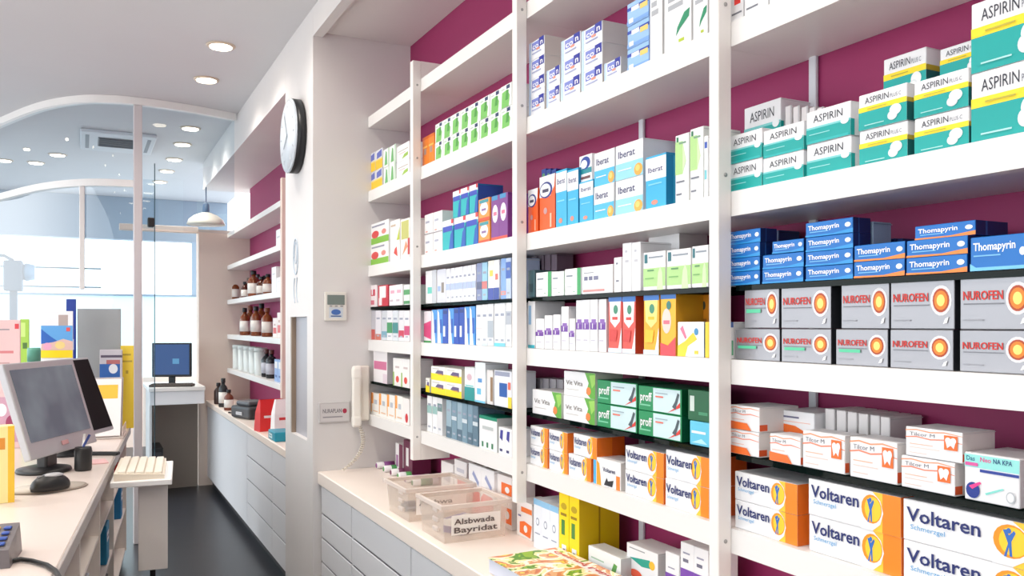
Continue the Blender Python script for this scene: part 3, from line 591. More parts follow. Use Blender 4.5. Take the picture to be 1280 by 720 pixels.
# ------------------------------------------------------------------ second bay (B)
B_ = 'B'
carton(B_, 'L4', 527.5, 542, 173, 'orange upright carton', lambda c: dict(base=(232, 128, 24), front=[('r', 0, .9, 1, 1, (214, 100, 10)), ('r', .3, .4, .7, .6, (170, 140, 130)), ('r', .1, .62, .9, .68, (250, 190, 90))]), cols=2, depth=.12)
def d_gstripe(c=0): return dict(base=(240, 244, 240), front=[('p', [(.1, .0), (.75, .0), (.85, .45), (.6, .75), (.15, .7)], (120, 190, 96)), ('p', [(.45, .3), (.7, .3), (.75, .72), (.55, .75)], (70, 150, 60)), ('r', .55, .78, .85, .95, (40, 56, 100)), ('r', .1, .8, .4, .86, (190, 205, 190))], side=[('r', 0, 0, 1, 1, (226, 228, 226))])
carton(B_, 'L4', 543.5, 639.5, 156, 'green-striped white carton', d_gstripe, cols=8, n=2, depth=.13)
WT = lambda c=0: dict(base=(238, 236, 236), front=[('r', .15, .55, .6, .66, (170, 172, 190)), ('r', .15, .1, .4, .16, (226, 150, 130)), ('r', .0, 0, 1, .04, (150, 140, 150))])
carton(B_, 'L3', 530.5, 552, 269, 'white carton with grey print', WT, cols=2, n=2, depth=.12)
TQ = lambda c=0: dict(base=(20, 178, 182), front=[('r', 0, .78, 1, 1, (236, 240, 244)), ('r', .05, .62, .9, .8, (50, 70, 180)), ('p', [(.6, 0), (1, 0), (1, .7), (.75, .5)], (24, 90, 180)), ('r', .8, .86, 1, 1, (226, 70, 70))], side=[('r', 0, 0, 1, 1, (40, 80, 170))])
z1 = carton(B_, 'L3', 553, 597, 277, 'turquoise-and-navy carton', TQ, cols=3, depth=.12)
carton(B_, 'L3', 565.5, 597, 240, 'turquoise-and-navy carton set on others', TQ, cols=3, depth=.11, on=z1)
carton(B_, 'L3', 598, 612, 250, 'orange-and-white carton', lambda c=0: dict(base=(238, 150, 60), front=[('e', .5, .55, .36, .3, (246, 236, 240)), ('r', .1, .8, .9, .95, (60, 150, 160)), ('r', 0, 0, 1, .14, (226, 80, 40)), ('r', .3, .45, .7, .55, (140, 110, 160))]), n=2, depth=.12)
carton(B_, 'L3', 613, 634, 246, 'purple carton with white oval', lambda c=0: dict(base=(128, 60, 140), front=[('e', .5, .6, .34, .2, (246, 232, 240)), ('r', .1, .9, .8, 1, (60, 140, 190)), ('r', .3, .56, .7, .64, (226, 120, 150)), ('r', 0, 0, 1, .08, (226, 80, 60))]), cols=2, depth=.12)
def seq(bay, lev, u0, u1, v0, v1, look, Ds, **k):
    n = len(Ds)
    for i, d in enumerate(Ds):
        a = u0+(u1-u0)*i/n; b = u0+(u1-u0)*(i+1)/n
        carton(bay, lev, a+.15, b-.15, v0+(v1-v0)*i/n, look, d, **k)
st = lambda base, band, b0=.3, b1=.5, base2=None: dict(base=base, front=[('r', 0, b0, 1, b1, band), ('r', .2, .7, .8, .76, (150, 156, 175)), ('r', .25, .12, .75, .17, (170, 176, 190))])
carton(B_, 'G2', 531.5, 545, 339, 'white carton with aqua label', dict(base=W_, front=[('r', .2, .3, .8, .5, (100, 205, 190)), ('r', .6, .0, 1, 1, (200, 204, 210))]), depth=.12)
carton(B_, 'G2', 545.5, 556.5, 337, 'pale grey-blue carton', dict(base=(214, 216, 226), front=[('r', .5, .3, .8, .6, (140, 130, 120)), ('r', .1, .35, .4, .5, (150, 176, 226))]), depth=.12)
seq(B_, 'G2', 557, 594.5, 336, 330, 'slim white carton with blue band', [st((240, 240, 246), (176, 192, 232), .36, .55)]*7, depth=.12)
seq(B_, 'G2', 595, 609, 329, 327, 'grey-and-blue slim carton', [st((130, 140, 180), (90, 96, 130)), st((150, 200, 226), (210, 120, 120))], depth=.12)
seq(B_, 'G2', 609.5, 624, 326, 324, 'white carton with navy foot', [dict(base=(244, 240, 226), front=[('r', 0, 0, 1, .3, (60, 80, 170)), ('r', .3, .6, .9, .75, (240, 210, 80))]), dict(base=W_, front=[('r', 0, 0, 1, .3, (50, 76, 160)), ('r', .3, .5, .8, .65, (226, 110, 90))])], depth=.12)
seq(B_, 'G2', 625, 638.5, 323, 322, 'mid-blue slim carton', [st((130, 170, 226), (240, 150, 140), .1, .2), st((190, 206, 236), (60, 96, 180), .5, .9)], depth=.12)
carton(B_, 'L2', 529.5, 538.5, 389, 'pink-and-white carton', dict(base=(236, 226, 232), front=[('p', [(0, .2), (1, .1), (1, .7), (0, .6)], (214, 60, 120)), ('r', 0, 0, 1, .06, (60, 150, 80))]), depth=.12)
blu = dict(base=(70, 150, 222), front=[('p', [(0, 0), (.7, 0), (.3, .9), (0, 1)], (236, 242, 250)), ('r', .5, .3, .9, .7, (30, 90, 190))])
navy = dict(base=(24, 74, 176), front=[('r', .1, .2, .5, .5, (226, 236, 248)), ('r', .1, .85, .9, .95, (16, 50, 130))])
seq(B_, 'L2', 539, 594, 387, 382, 'blue-and-white slim carton', [blu, blu, navy, blu, navy, navy, blu, blu], depth=.12)
seq(B_, 'L2', 594.5, 639, 381, 377, 'tall white slim carton', [st(W_, (226, 214, 216), .4, .44), st(W_, (200, 214, 226), .0, .06), st((226, 228, 232), (176, 186, 196), .2, .6), st(W_, (100, 200, 220), .0, .08), st((226, 230, 234), (120, 196, 216), .0, .08), st(W_, (180, 186, 196), .5, .8)], depth=.12)
def d_yel(c=0): return dict(base=(246, 244, 240), front=[('r', 0, 0, 1, .48, (252, 228, 20)), ('p', [(.3, .5), (.85, .4), (.85, .72), (.45, .74)], (96, 84, 130)), ('r', .5, .42, .8, .5, (214, 150, 70)), ('r', .1, .8, .6, .86, (200, 196, 190))], side=[('r', 0, 0, 1, 1, (226, 222, 200))], top=[('r', 0, 0, 1, 1, (246, 244, 240))])
carton(B_, 'G1', 531.5, 536.5, 472, 'yellow-edged carton by the upright', d_yel(), depth=.1)
carton(B_, 'G1', 538.5, 576.5, 457, 'yellow-and-white carton', d_yel, cols=2, n=2, depth=.1)
carton(B_, 'G1', 580, 592.5, 458, 'white carton with teal foot', dict(base=W_, front=[('r', 0, 0, 1, .4, (30, 150, 150)), ('r', .1, .42, .9, .46, (120, 200, 200)), ('e', .5, .7, .25, .1, (214, 180, 190))]), depth=.1)
carton(B_, 'G1', 593.5, 606.5, 452, 'tall white carton with sky-blue marks', dict(base=(236, 242, 246), front=[('r', .2, .2, .6, .35, (100, 190, 226)), ('r', .3, .5, .7, .6, (90, 150, 210)), ('r', 0, 0, 1, .05, (120, 200, 230))]), depth=.1)
carton(B_, 'G1', 608, 615.5, 462, 'slim white-brown carton', dict(base=(232, 228, 226), front=[('r', .6, .1, 1, .8, (150, 120, 90))]), depth=.1)
carton(B_, 'G1', 617.5, 639.5, 462, 'white carton with blue square', dict(base=(232, 234, 240), front=[('r', .3, .28, .75, .66, (30, 90, 170)), ('r', .8, .0, 1, .3, (250, 216, 60)), ('r', .05, .85, .9, .97, (150, 156, 180)), ('r', .8, .5, .95, .7, (226, 110, 90))]), depth=.1)
seq(B_, 'L1', 533.5, 552.5, 492, 495, 'white slim carton with aqua print', [st(W_, (150, 190, 186), .5, .7), st(W_, (150, 190, 186), .5, .7), st((226, 226, 228), (110, 140, 140), .6, .8)], depth=.12)
seq(B_, 'L1', 557, 597, 499, 508, 'slate-blue slim carton', [st((150, 176, 190), (84, 112, 130), .0, .3), st((120, 150, 168), (210, 220, 226), .5, .6), st((150, 176, 190), (84, 112, 130), .0, .3), st((120, 150, 168), (210, 220, 226), .5, .6), st((120, 150, 168), (84, 112, 130), .0, .3), st((96, 124, 142), (210, 220, 226), .5, .6)], depth=.12)
carton(B_, 'L1', 598.5, 621, 518, 'white carton with green lid', dict(base=W_, front=[('r', 0, .9, 1, 1, (0, 136, 106)), ('r', .15, .06, .25, .22, (60, 130, 90)), ('r', .42, .06, .52, .22, (60, 130, 90)), ('r', .7, .06, .8, .22, (60, 130, 90)), ('r', .2, .6, .8, .7, (190, 196, 196))], side=[('r', 0, 0, 1, 1, (200, 202, 200))], top=[('r', 0, 0, 1, 1, (0, 140, 110))]), depth=.09)
carton(B_, 'L1', 622.5, 639.5, 533, 'white carton with navy corner', lambda c: dict(base=W_, front=[('p', [(.2, .6), (.6, .5), (.7, .9), (.3, .9)], (60, 60, 150)), ('r', .2, .1, .6, .2, (60, 60, 110))]), cols=2, depth=.1)
# worktop row below second bay
wr = lambda c=0: dict(base=(236, 234, 236), front=[('r', .2, .4, .8, .6, (200, 200, 212)), ('r', .1, .1, .4, .16, (214, 160, 160))], top=[('r', .1, .1, .9, .9, (205, 205, 208))])
onctr(551, 566, 575, 618, 'white carton with lilac print', wr, bay=B_, Xf=1.465, depth=.1)
onctr(567.5, 583, 573, 618, 'white carton with scarlet block', lambda c=0: dict(base=(236, 234, 236), front=[('r', .25, .12, 1, .5, (214, 40, 30)), ('r', .2, .7, .8, .8, (200, 200, 212))]), bay=B_, Xf=1.465, depth=.1)
onctr(585, 617, 578, 640, 'white carton with red foot', lambda c: dict(base=W_, front=[('p', [(0, 0), (1, 0), (.9, .48), (.2, .5), (0, .4)], (222, 46, 34)), ('p', [(.3, .8), (.8, .6), (.85, .68), (.4, .88)], (150, 160, 200))], top=[('r', .1, .1, .9, .3, (120, 110, 106)), ('r', .1, .6, .9, .8, (120, 110, 106))]), cols=2, bay=B_, depth=.1)
onctr(620.5, 639, 591, 655, 'white carton with orange squares', lambda c: dict(base=(240, 234, 232), front=[('r', .3, .64, 1, .86, OR), ('e', .7, .74, .15, .06, W_), ('r', .3, .1, 1, .4, OR), ('e', .7, .26, .15, .08, W_)]), bay=B_, depth=.1)
# ------------------------------------------------------------------ corner bay (N)
N_ = 'N'
def d_by(c=0): return dict(base=(226, 226, 232), front=[('r', 0, 0, 1, .5, (244, 200, 40)), ('p', [(.2, .55), (.9, .6), (.9, .95), (.2, .85)], (96, 110, 190)), ('r', 0, .45, 1, .52, (250, 226, 130))])
carton(N_, 'L4', 460.5, 477.5, 194, 'yellow-and-lilac carton', d_by, cols=2, n=2, depth=.12)
carton(N_, 'L4', 479, 494.5, 188, 'white carton with green drops', lambda c: dict(base=(238, 242, 238), front=[('p', [(.2, .1), (.7, .1), (.6, .8), (.4, .9)], (110, 180, 110)), ('r', .8, 0, 1, 1, (190, 214, 190))]), cols=2, n=2, depth=.12)
carton(N_, 'L4', 496, 511.5, 184, 'wide white carton with green corner', lambda c: dict(base=W_, front=[('p', [(.4, .1), (.9, .2), (.9, .4), (.6, .35)], (150, 190, 60)), ('r', .1, .6, .9, .66, (190, 180, 170)), ('r', .2, .45, .7, .49, (210, 170, 160))]), n=2, depth=.12)
def d_rg(c=0): return dict(base=(240, 240, 240), front=[('r', 0, 0, 1, .3, (130, 190, 60)), ('e', .28, .45, .2, .18, (220, 60, 60)), ('e', .75, .5, .12, .12, (226, 140, 130)), ('r', .1, .8, .8, .88, (150, 150, 170))])
carton(N_, 'L3', 462.5, 485.5, 281, 'white carton with green foot', d_rg, n=2, depth=.12)
carton(N_, 'L3', 487, 499, 277, 'tall white carton with red cross-mark', dict(base=(244, 240, 238), front=[('p', [(.4, .2), (.8, .1), (.7, .35), (.5, .3)], (214, 70, 60)), ('p', [(.7, .5), (1, .5), (1, .8)], (190, 205, 60)), ('r', .1, .85, .6, .9, (200, 180, 160))]), depth=.12)
carton(N_, 'L3', 500, 511.5, 275, 'olive-and-white carton', dict(base=(240, 238, 232), front=[('r', .1, .5, .9, .95, (196, 196, 110)), ('p', [(.2, .1), (.8, .3), (.6, .45)], (226, 150, 110)), ('r', .8, .1, 1, .5, (200, 60, 60))]), depth=.12)
carton(N_, 'G2', 459.5+1, 471, 357, 'red-and-white carton', lambda c=0: dict(base=(238, 228, 230), front=[('r', .0, .5, .8, .8, (206, 66, 90)), ('r', 0, .1, .7, .3, (214, 110, 130)), ('r', .4, .55, .55, .95, (240, 236, 238))]), depth=.12)
carton(N_, 'G2', 472, 484.5, 357, 'white carton with red frame', dict(base=(200, 44, 66), front=[('r', .15, .4, .8, .95, (244, 240, 240)), ('r', .1, .05, .4, .4, (240, 230, 232))]), depth=.12)
carton(N_, 'G2', 486, 503, 357, 'white carton with pink print', lambda c: dict(base=(240, 236, 238), front=[('r', .2, .6, .8, .75, (226, 170, 190)), ('r', .1, .2, .6, .3, (206, 190, 200))]), cols=2, depth=.12)
carton(N_, 'G2', 504, 511.5, 356, 'white carton with green bands', dict(base=(226, 236, 228), front=[('r', 0, .5, 1, .75, (80, 160, 96)), ('r', 0, .05, 1, .2, (70, 150, 90))]), depth=.12)
seq(N_, 'L2', 462, 511.5, 388, 388, 'narrow white carton with colour mark', [dict(base=(190, 188, 196), front=[('r', .1, .0, .9, .35, (200, 80, 70))]), st((226, 224, 230), (200, 110, 90), .0, .2), st((206, 210, 216), (120, 170, 190), .1, .3), st((232, 232, 236), (60, 150, 96), .25, .6), st((214, 220, 226), (60, 140, 140), .25, .6), st((226, 226, 230), (206, 60, 90), .12, .35), st((236, 232, 236), (206, 70, 120), .2, .5)], depth=.12)
carton(N_, 'G1', 466.5, 484, 438, 'white carton with pink stamp', lambda c: dict(base=(238, 234, 236), front=[('r', .05, .42, .95, .68, (206, 110, 150)), ('r', .7, .0, 1, .3, (226, 210, 220))], side=[('r', 0, 0, 1, 1, (200, 196, 200))]), depth=.12)
carton(N_, 'G1', 491, 511.5, 447, 'white carton with red dot', lambda c: dict(base=(240, 238, 236), front=[('e', .55, .25, .2, .12, (220, 70, 60)), ('r', 0, 0, .15, .5, (150, 190, 90)), ('r', .3, .65, .8, .72, (206, 190, 190))]), cols=2, depth=.12)
seq(N_, 'L1', 463.5, 503, 490, 495, 'white carton with orange stripe', [dict(base=(242, 240, 236), front=[('r', 0, .5, .3, 1, (244, 160, 70)), ('r', 0, .1, .12, .5, (246, 190, 120)), ('r', .45, .5, .8, .7, (190, 196, 206)), ('r', .3, .15, .9, .2, (236, 190, 150))])]*4, depth=.1)
carton(N_, 'L1', 503.5, 511.5, 497, 'white carton with scarlet dot', dict(base=(240, 236, 234), front=[('e', .6, .25, .22, .18, (206, 30, 40))]), depth=.1)
# small tubes of lozenges on the worktop in the corner
def lozenge_tube(x, y, z, r, L, band, label, grp='lozenge rolls piled in the corner'):
    t = empty('lozenge_roll', (x, y, z)); tag(t, label, 'sweet roll', grp)
    M = Matrix.Translation((0, 0, r)) @ Matrix.Rotation(PI/2, 4, 'Y')
    MB().lathe([(r*.8, 0), (r, .006), (r, L-.006), (r*.8, L)], mat((240, 238, 240), .4), M=M, n=18).build('wrapper', t)
    MB().lathe([(r*1.02, L*.3), (r*1.02, L*.75)], mat(band, .4), M=M, n=18).build('band', t)
    MB().lathe([(r*.7, -.0015), (r*.7, .001)], mat(band, .4), M=M, n=18).build('end_cap', t)
RC = [((150, 80, 150), 'mauve'), ((70, 150, 80), 'green'), ((120, 50, 90), 'plum'), ((90, 170, 90), 'leaf-green'), ((160, 90, 160), 'lilac'), ((60, 130, 70), 'dark green'), ((170, 60, 110), 'rose')]
for i, (u, c) in enumerate(zip((474, 483, 492, 501, 510, 519), RC)):
    y = 1.40*yc(u)/xc(u)
    lozenge_tube(1.385, y, .8305, .0175, .13, c[0], 'white roll with %s band, %s from the column in the worktop pile' % (c[1], ords[i]))
carton(N_, 'L0', 494, 503, 553, 'plum-and-white carton', dict(base=W_, front=[('r', .5, 0, 1, 1, (110, 30, 70)), ('r', .1, .2, .4, .6, (160, 110, 160))]), X=1.45, depth=.1)
carton(N_, 'L0', 504, 515, 549, 'dark plum carton', dict(base=(100, 26, 64), front=[('r', .3, .3, .6, .8, (226, 226, 226))]), X=1.45, depth=.1)
# labels of the cartons
BN = {'R': "fourth bay's", 'M': "third bay's", 'B': "second bay's", 'N': "corner bay's"}
SN_ = {'L0': 'worktop', 'L1': 'bottom shelf', 'G1': 'lower glass', 'L2': 'middle shelf', 'G2': 'upper glass', 'L3': 'high shelf', 'L4': 'top shelf'}
ORD = ['first', 'second', 'third', 'fourth', 'fifth', 'sixth', 'seventh', 'eighth', 'ninth']
by = {}
for c in CARTONS: by.setdefault((c['bay'], c['lev'], c['look']), []).append(c)
for (bay, lev, look), cs in by.items():
    cols = []
    for c in sorted(cs, key=lambda c: -c['y']):
        if cols and abs(cols[-1][0]['y']-c['y']) < c['w']*.4: cols[-1].append(c)
        else: cols.append([c])
    multi = max(len(k) for k in cols) > 1
    for i, k in enumerate(cols):
        k.sort(key=lambda c: c['z'])
        for j, c in enumerate(k):
            where = BN[bay]+' '+SN_[lev]
            pos = ''
            if len(k) > 1:
                lay = 'bottom' if j == 0 else 'top' if j == len(k)-1 else ORD[j]+' up'
                pos = '%s in %s stack from column' % (lay, ORD[i]) if len(cols) > 1 else lay+' of the stack'
            elif len(cols) > 1: pos = '%s from column' % ORD[i]
            lab = ', '.join(x for x in (look, pos, where) if x)
            tag(c['o'], lab, c['cat'], ('%s on %s' % (look+'s', where)) if len(cs) > 1 else None)
# ------------------------------------------------------------------ WORKTOP AND DRAWERS (near)
wt = MB().box((1.087, -1.0, .765), (1.598, 4.368, .83), mat((246, 234, 224), .3, noise=.01, nscale=4), .004)
tag(wt.build('worktop'), 'long white worktop under the tall medicine shelves', 'worktop')
CABW = mat((226, 227, 231), .4)
def drawer_unit(x0, x1, y0, y1, z0, z1, zs, label, name='drawer_cabinet', groupn='white drawer units'):
    t = empty(name, ((x0+x1)/2, (y0+y1)/2, 0)); tag(t, label, 'cabinet', groupn)
    ox, oy = (x0+x1)/2, (y0+y1)/2
    MB().box((x0+.02-ox, y0+.0005-oy, z0), (x1-ox, y1-.0005-oy, z1), mat((120, 120, 124), .5)).build('body', t)
    MB().box((x0+.05-ox, y0+.001-oy, 0), (x1-ox, y1-.001-oy, z0-.0005), mat((60, 60, 64), .5)).build('plinth', t)
    for a, b in zip(zs[:-1], zs[1:]):
        d = MB().box((x0-ox, y0+.005-oy, a+.004), (x0+.0195-ox, y1-.005-oy, b-.005), CABW, .002).build('drawer', t)
        MB().box((x0+.003-ox, y0+.02-oy, b-.0048), (x0+.018-ox, y1-.02-oy, b-.0015), mat((150, 150, 156), .35, .4)).build('grip', d)
    return t
YD = [4.365, 1.10*yc(438)/xc(438), 1.10*yc(512)/xc(512), 1.10*yc(612)/xc(612), 1.3, .4, -.5]
zs = [.09, .225, .36, .487, .612, .757]
for i in range(len(YD)-1):
    drawer_unit(1.105, 1.59, YD[i+1], YD[i], .085, .764, zs, ['white drawer unit touching the column', 'second white drawer unit from the column', 'third white drawer unit from the column', 'fourth white drawer unit from the column', 'fifth white drawer unit from the column', 'sixth white drawer unit from the column'][i])
# ------------------------------------------------------------------ MIDDLE RECESS
tag(MB().box((1.075, 5.042, .795), (1.498, 8.798, .845), mat((246, 232, 220), .35), .004).build('worktop'), 'white worktop in the recess under the bottle shelves', 'worktop')
ym = [8.795, 1.085*yc(308)/xc(308), 1.085*yc(339)/xc(339), 5.045]
for i in range(3):
    drawer_unit(1.09, 1.49, ym[i+1], ym[i], .085, .794, [.09, .788] if i < 1 else [.09, .265, .44, .615, .788],
                ['long plain white cupboard below the recess worktop, next to the desk', 'middle white drawer unit below the recess worktop, next to the long cupboard', 'white four-drawer unit below the recess worktop, behind the column'][i], groupn='white recess cabinets')
rs = empty('wall_shelving', (1.39, 7.4, .85)); tag(rs, 'white recess shelves holding brown bottles and jars', 'shelving')
RZ = [1.159, 1.496, 1.841, 2.186, 2.507]
for z in RZ: MB().box((1.28-1.39, 6.165-7.4, z-.045-.85), (1.4985-1.39, 8.798-7.4, z-.85), SW, .002).build('shelf', rs)
MB().box((1.262-1.39, 6.11-7.4, -.004), (1.4985-1.39, 6.16-7.4, 2.65-.85), BEIGE, .002).build('upright', rs)
def bottle(x, y, z, r, h, body, cap, lab, label, grp, name='bottle'):
    t = empty(name, (x, y, z+.0005)); tag(t, label, 'bottle', grp)
    MB().lathe([(r*.9, 0), (r, .006), (r, h*.62), (r*.75, h*.72), (r*.38, h*.78), (r*.38, h*.86)], body, n=18).build('glass_body', t)
    MB().lathe([(r*.46, h*.85), (r*.48, h*.86), (r*.48, h*.985), (r*.42, h)], cap, n=16).build('cap', t)
    if lab: MB().lathe([(r*1.015, h*.14), (r*1.015, h*.52)], lab, n=18).build('paper_label', t)
AMB = mat((128, 58, 14), .12, spec=.8); AM2 = mat((84, 34, 12), .12, spec=.8); LBW = mat((236, 230, 222), .5)
def yat(u, X): return X*yc(u)/xc(u)
i = 0
for u, hpx, r in ((294, 26, .05), (306, 21, .04), (317, 33, .062), (327, 24, .05), (335, 26, .05)):
    X = 1.36; y = yat(u, X); h = hpx/F*(X/xc(u)); i += 1
    bottle(X, y, RZ[2], r*.85, h, [AM2, AMB][i % 2], BLACK, LBW, 'brown bottle with black cap, %s from the beige wall on the second shelf down' % ords[i-1], 'brown bottles on the second recess shelf')
i = 0
for u, hpx, r in ((299, 32, .05), (306, 34, .05), (313, 36, .055), (320, 37, .05), (327, 40, .055), (334, 36, .05)):
    X = 1.33 if i % 2 else 1.42; y = yat(u, X); h = hpx/F*(X/xc(u)); i += 1
    bottle(X, y, RZ[1], r*.9, h, AMB, BLACK if i % 3 else mat((120, 60, 30), .4), LBW, 'amber bottle, %s from the beige wall on the middle recess shelf' % ords[i-1], 'amber bottles on the middle recess shelf')
for j, (u, hpx) in enumerate(((311, 27), (322.5, 30), (330.5, 27))):
    X = 1.45; bottle(X, yat(u, X), RZ[2], .036, hpx/F*(X/xc(u)), AM2, BLACK, LBW, 'dark brown bottle, %s from the beige wall in the back of the second shelf down' % ords[j], 'brown bottles at the back of the second recess shelf')
def tub(x, y, z, r, h, m, lid, label, grp, cat='tub'):
    t = empty('storage_tub', (x, y, z+.0005)); tag(t, label, cat, grp)
    MB().lathe([(r*.92, 0), (r, .01), (r, h*.86)], m, n=20).build('body', t)
    MB().lathe([(r*1.04, h*.86), (r*1.04, h*.97), (r*.96, h)], lid, n=20).build('lid', t)
for i, u in enumerate((298, 305, 312, 319, 326)):
    X = 1.36; tub(X, yat(u, X), RZ[0], .055, .235, mat((226, 230, 226), .3), mat((214, 220, 216), .4), 'pale plastic tub with lid, %s from the beige wall on the lowest recess shelf' % ords[i], 'pale tubs on the lowest recess shelf')
for i, u in enumerate((333.5, 339.5)):
    X = 1.36; bottle(X, yat(u, X), RZ[0], .045, .23, mat((30, 30, 36), .2), mat((90, 40, 36), .4), mat((200, 200, 210), .5), ['dark bottle next to the pale tubs on the lowest recess shelf', 'dark bottle next to the blue cartons on the lowest recess shelf'][i], 'dark bottles on the lowest recess shelf')
def rbox(X, u0, u1, z, h, D, label, depth=.1, group=None):
    ya, yb = yat(u0, X), yat(u1, X)
    o = carton_mesh(ya-yb-.002, depth, h, D).build('medicine_carton', None, (X, (ya+yb)/2, z+.0006))
    return tag(o, label, 'medicine box', group)
for i, u in enumerate((343, 347.6)):
    rbox(1.31, u, u+4.3, RZ[0], .17, dict(base=(150, 180, 226), front=[('r', .1, .6, .9, .9, W_), ('r', .2, .2, .8, .3, (70, 100, 170))]), ['light blue carton beside the dark bottles on the lowest recess shelf', 'light blue carton at the column end of the lowest recess shelf'][i], group='light blue cartons on the lowest recess shelf')
for i, u in enumerate((341, 346.5)):
    rbox(1.31, u, u+5, RZ[1], .15+.04*i, dict(base=(240, 226, 222), front=[('r', .1, .2, .9, .5, (214, 70, 70)), ('r', .3, .6, .7, .7, (200, 160, 150))]), ['short red-and-white carton on the middle recess shelf', 'taller red-and-white carton at the column end of the middle recess shelf'][i], group='red-and-white cartons on the middle recess shelf')
for i, (u, hh) in enumerate(((339.5, .2), (345.5, .11))):
    rbox(1.31, u, u+5.5, RZ[2], hh, dict(base=W_, front=[('r', .2, .7, .8, .75, (200, 200, 206))]), ['tall plain white carton on the second recess shelf down', 'short plain white carton on the second recess shelf down'][i])
rbox(1.31, 345, 351, RZ[3], .13, dict(base=W_, front=[('r', .2, .5, .8, .6, (200, 200, 206))]), 'white carton alone on the recess shelf below the top one')
# clutter on the recess worktop
def P(u, v, z): return on_z(u, v, z)
ZM = .845
p = Vector((1.20, yat(314, 1.20), ZM)); lp = empty('label_printer', (p.x, p.y, ZM), .3); tag(lp, 'dark grey label printer on the recess worktop', 'printer')
m = MB(); m.box((-.10, -.16, .002), (.10, .16, .10), DKGREY, .02, seg=2); m.build('body', lp)
m = MB(); m.box((-.085, -.12, .10), (.09, .10, .14), mat((84, 86, 92), .4), .018, seg=2); m.build('lid', lp)
MB().box((-.108, -.05, .03), (-.1, .05, .055), mat((200, 200, 204), .4), .002).build('paper_slot', lp)
MB().tube([(.0, .155, .05), (0, .22, .03), (.02, .3, .012), (.0, .4, .012)], .006, BLACK).build('power_cord', lp)
tp = empty('desk_telephone', (1.38, yat(342, 1.37)-.33, ZM), .1); tag(tp, 'black desk telephone behind the grey label printer', 'telephone')
m = MB(); m.add([(-.1, -.09, .001), (.1, -.09, .001), (.1, .09, .001), (-.1, .09, .001), (-.1, -.09, .03), (.1, -.09, .1), (.1, .09, .1), (-.1, .09, .03)], [[3, 2, 1, 0], [4, 5, 6, 7], [0, 1, 5, 4], [1, 2, 6, 5], [2, 3, 7, 6], [3, 0, 4, 7]], BLACK); m.build('base', tp)
m = MB(); m.box((-.09, .03, .085), (.09, .08, .12), mat((34, 20, 24), .35), .014, seg=2); m.box((-.1, .025, .062), (-.05, .085, .1), mat((34, 20, 24), .35), .012); m.box((.05, .025, .09), (.1, .085, .125), mat((34, 20, 24), .35), .012); m.build('handset', tp)
m = MB()
for a in range(4):
    for b in range(3): m.box((-.06+a*.03, -.07+b*.03, .05+a*.0105), (-.04+a*.03, -.05+b*.03, .06+a*.0105), mat((150, 150, 154), .5), .002)
m.build('keypad', tp)
def paper_bag(x, y, rz, w, d, h, c1, c2, label):
    t = empty('paper_bag', (x, y, ZM+.001), rz); tag(t, label, 'bag', 'paper bags on the recess worktop')
    m = MB(); k = .82
    m.add([(-w/2, -d/2, 0), (w/2, -d/2, 0), (w/2, d/2, 0), (-w/2, d/2, 0), (-w/2*k, -d*.12, h), (w/2*k, -d*.12, h), (w/2*k, d*.12, h), (-w/2*k, d*.12, h), (-w/2*.95, -d*.4, h*.6), (w/2*.95, -d*.4, h*.6), (w/2*.95, d*.4, h*.6), (-w/2*.95, d*.4, h*.6)],
          [[3, 2, 1, 0], [0, 1, 9, 8], [1, 2, 10, 9], [2, 3, 11, 10], [3, 0, 8, 11], [8, 9, 5, 4], [9, 10, 6, 5], [10, 11, 7, 6], [11, 8, 4, 7]], mat(c1, .5)); m.build('sack', t)
    m = MB(); m.box((-w/2*.7, -d*.43, h*.2), (w/2*.7, -d*.418+.012, h*.5), mat(c2, .5), .002); m.build('printed_band', t)
paper_bag(1.185, 6.10, .25, .21, .10, .22, (214, 44, 44), W_, 'red paper bag beside the label printer')
paper_bag(1.25, 5.84, .1, .22, .10, .24, (244, 240, 240), (214, 60, 60), 'white paper bag with red print beside the column')
tb = MB().box((-.05, -.11, 0), (.06, .11, .06), mat((24, 150, 176), .4), .006, seg=2)
decorate(tb, [('r', .1, .2, .6, .7, (210, 236, 240)), small_print(.15, .4, .5, (24, 120, 150), .08)], .22, .06, lambda a, b, L: (-.05-L, .11-a*.22, b*.06))
tag(tb.build('tissue_box', None, (1.135, yat(349, 1.13)+.02, ZM+.001)), 'turquoise box at the worktop edge beside the column', 'box')
for i, (u, c) in enumerate(((273, (60, 40, 34)), (279, (40, 40, 42)), (286, (120, 60, 40)))):
    X = 1.13; bottle(X, yat(u, X), ZM, .04, [.2, .26, .18][i], mat(c, .3), BLACK, LBW if i else None, ['small dark bottle nearest the beige wall on the recess worktop', 'taller black bottle on the recess worktop by the wall', 'short red-brown bottle on the recess worktop by the wall'][i].replace('nearest the', 'against the'), 'bottles at the wall end of the recess worktop')
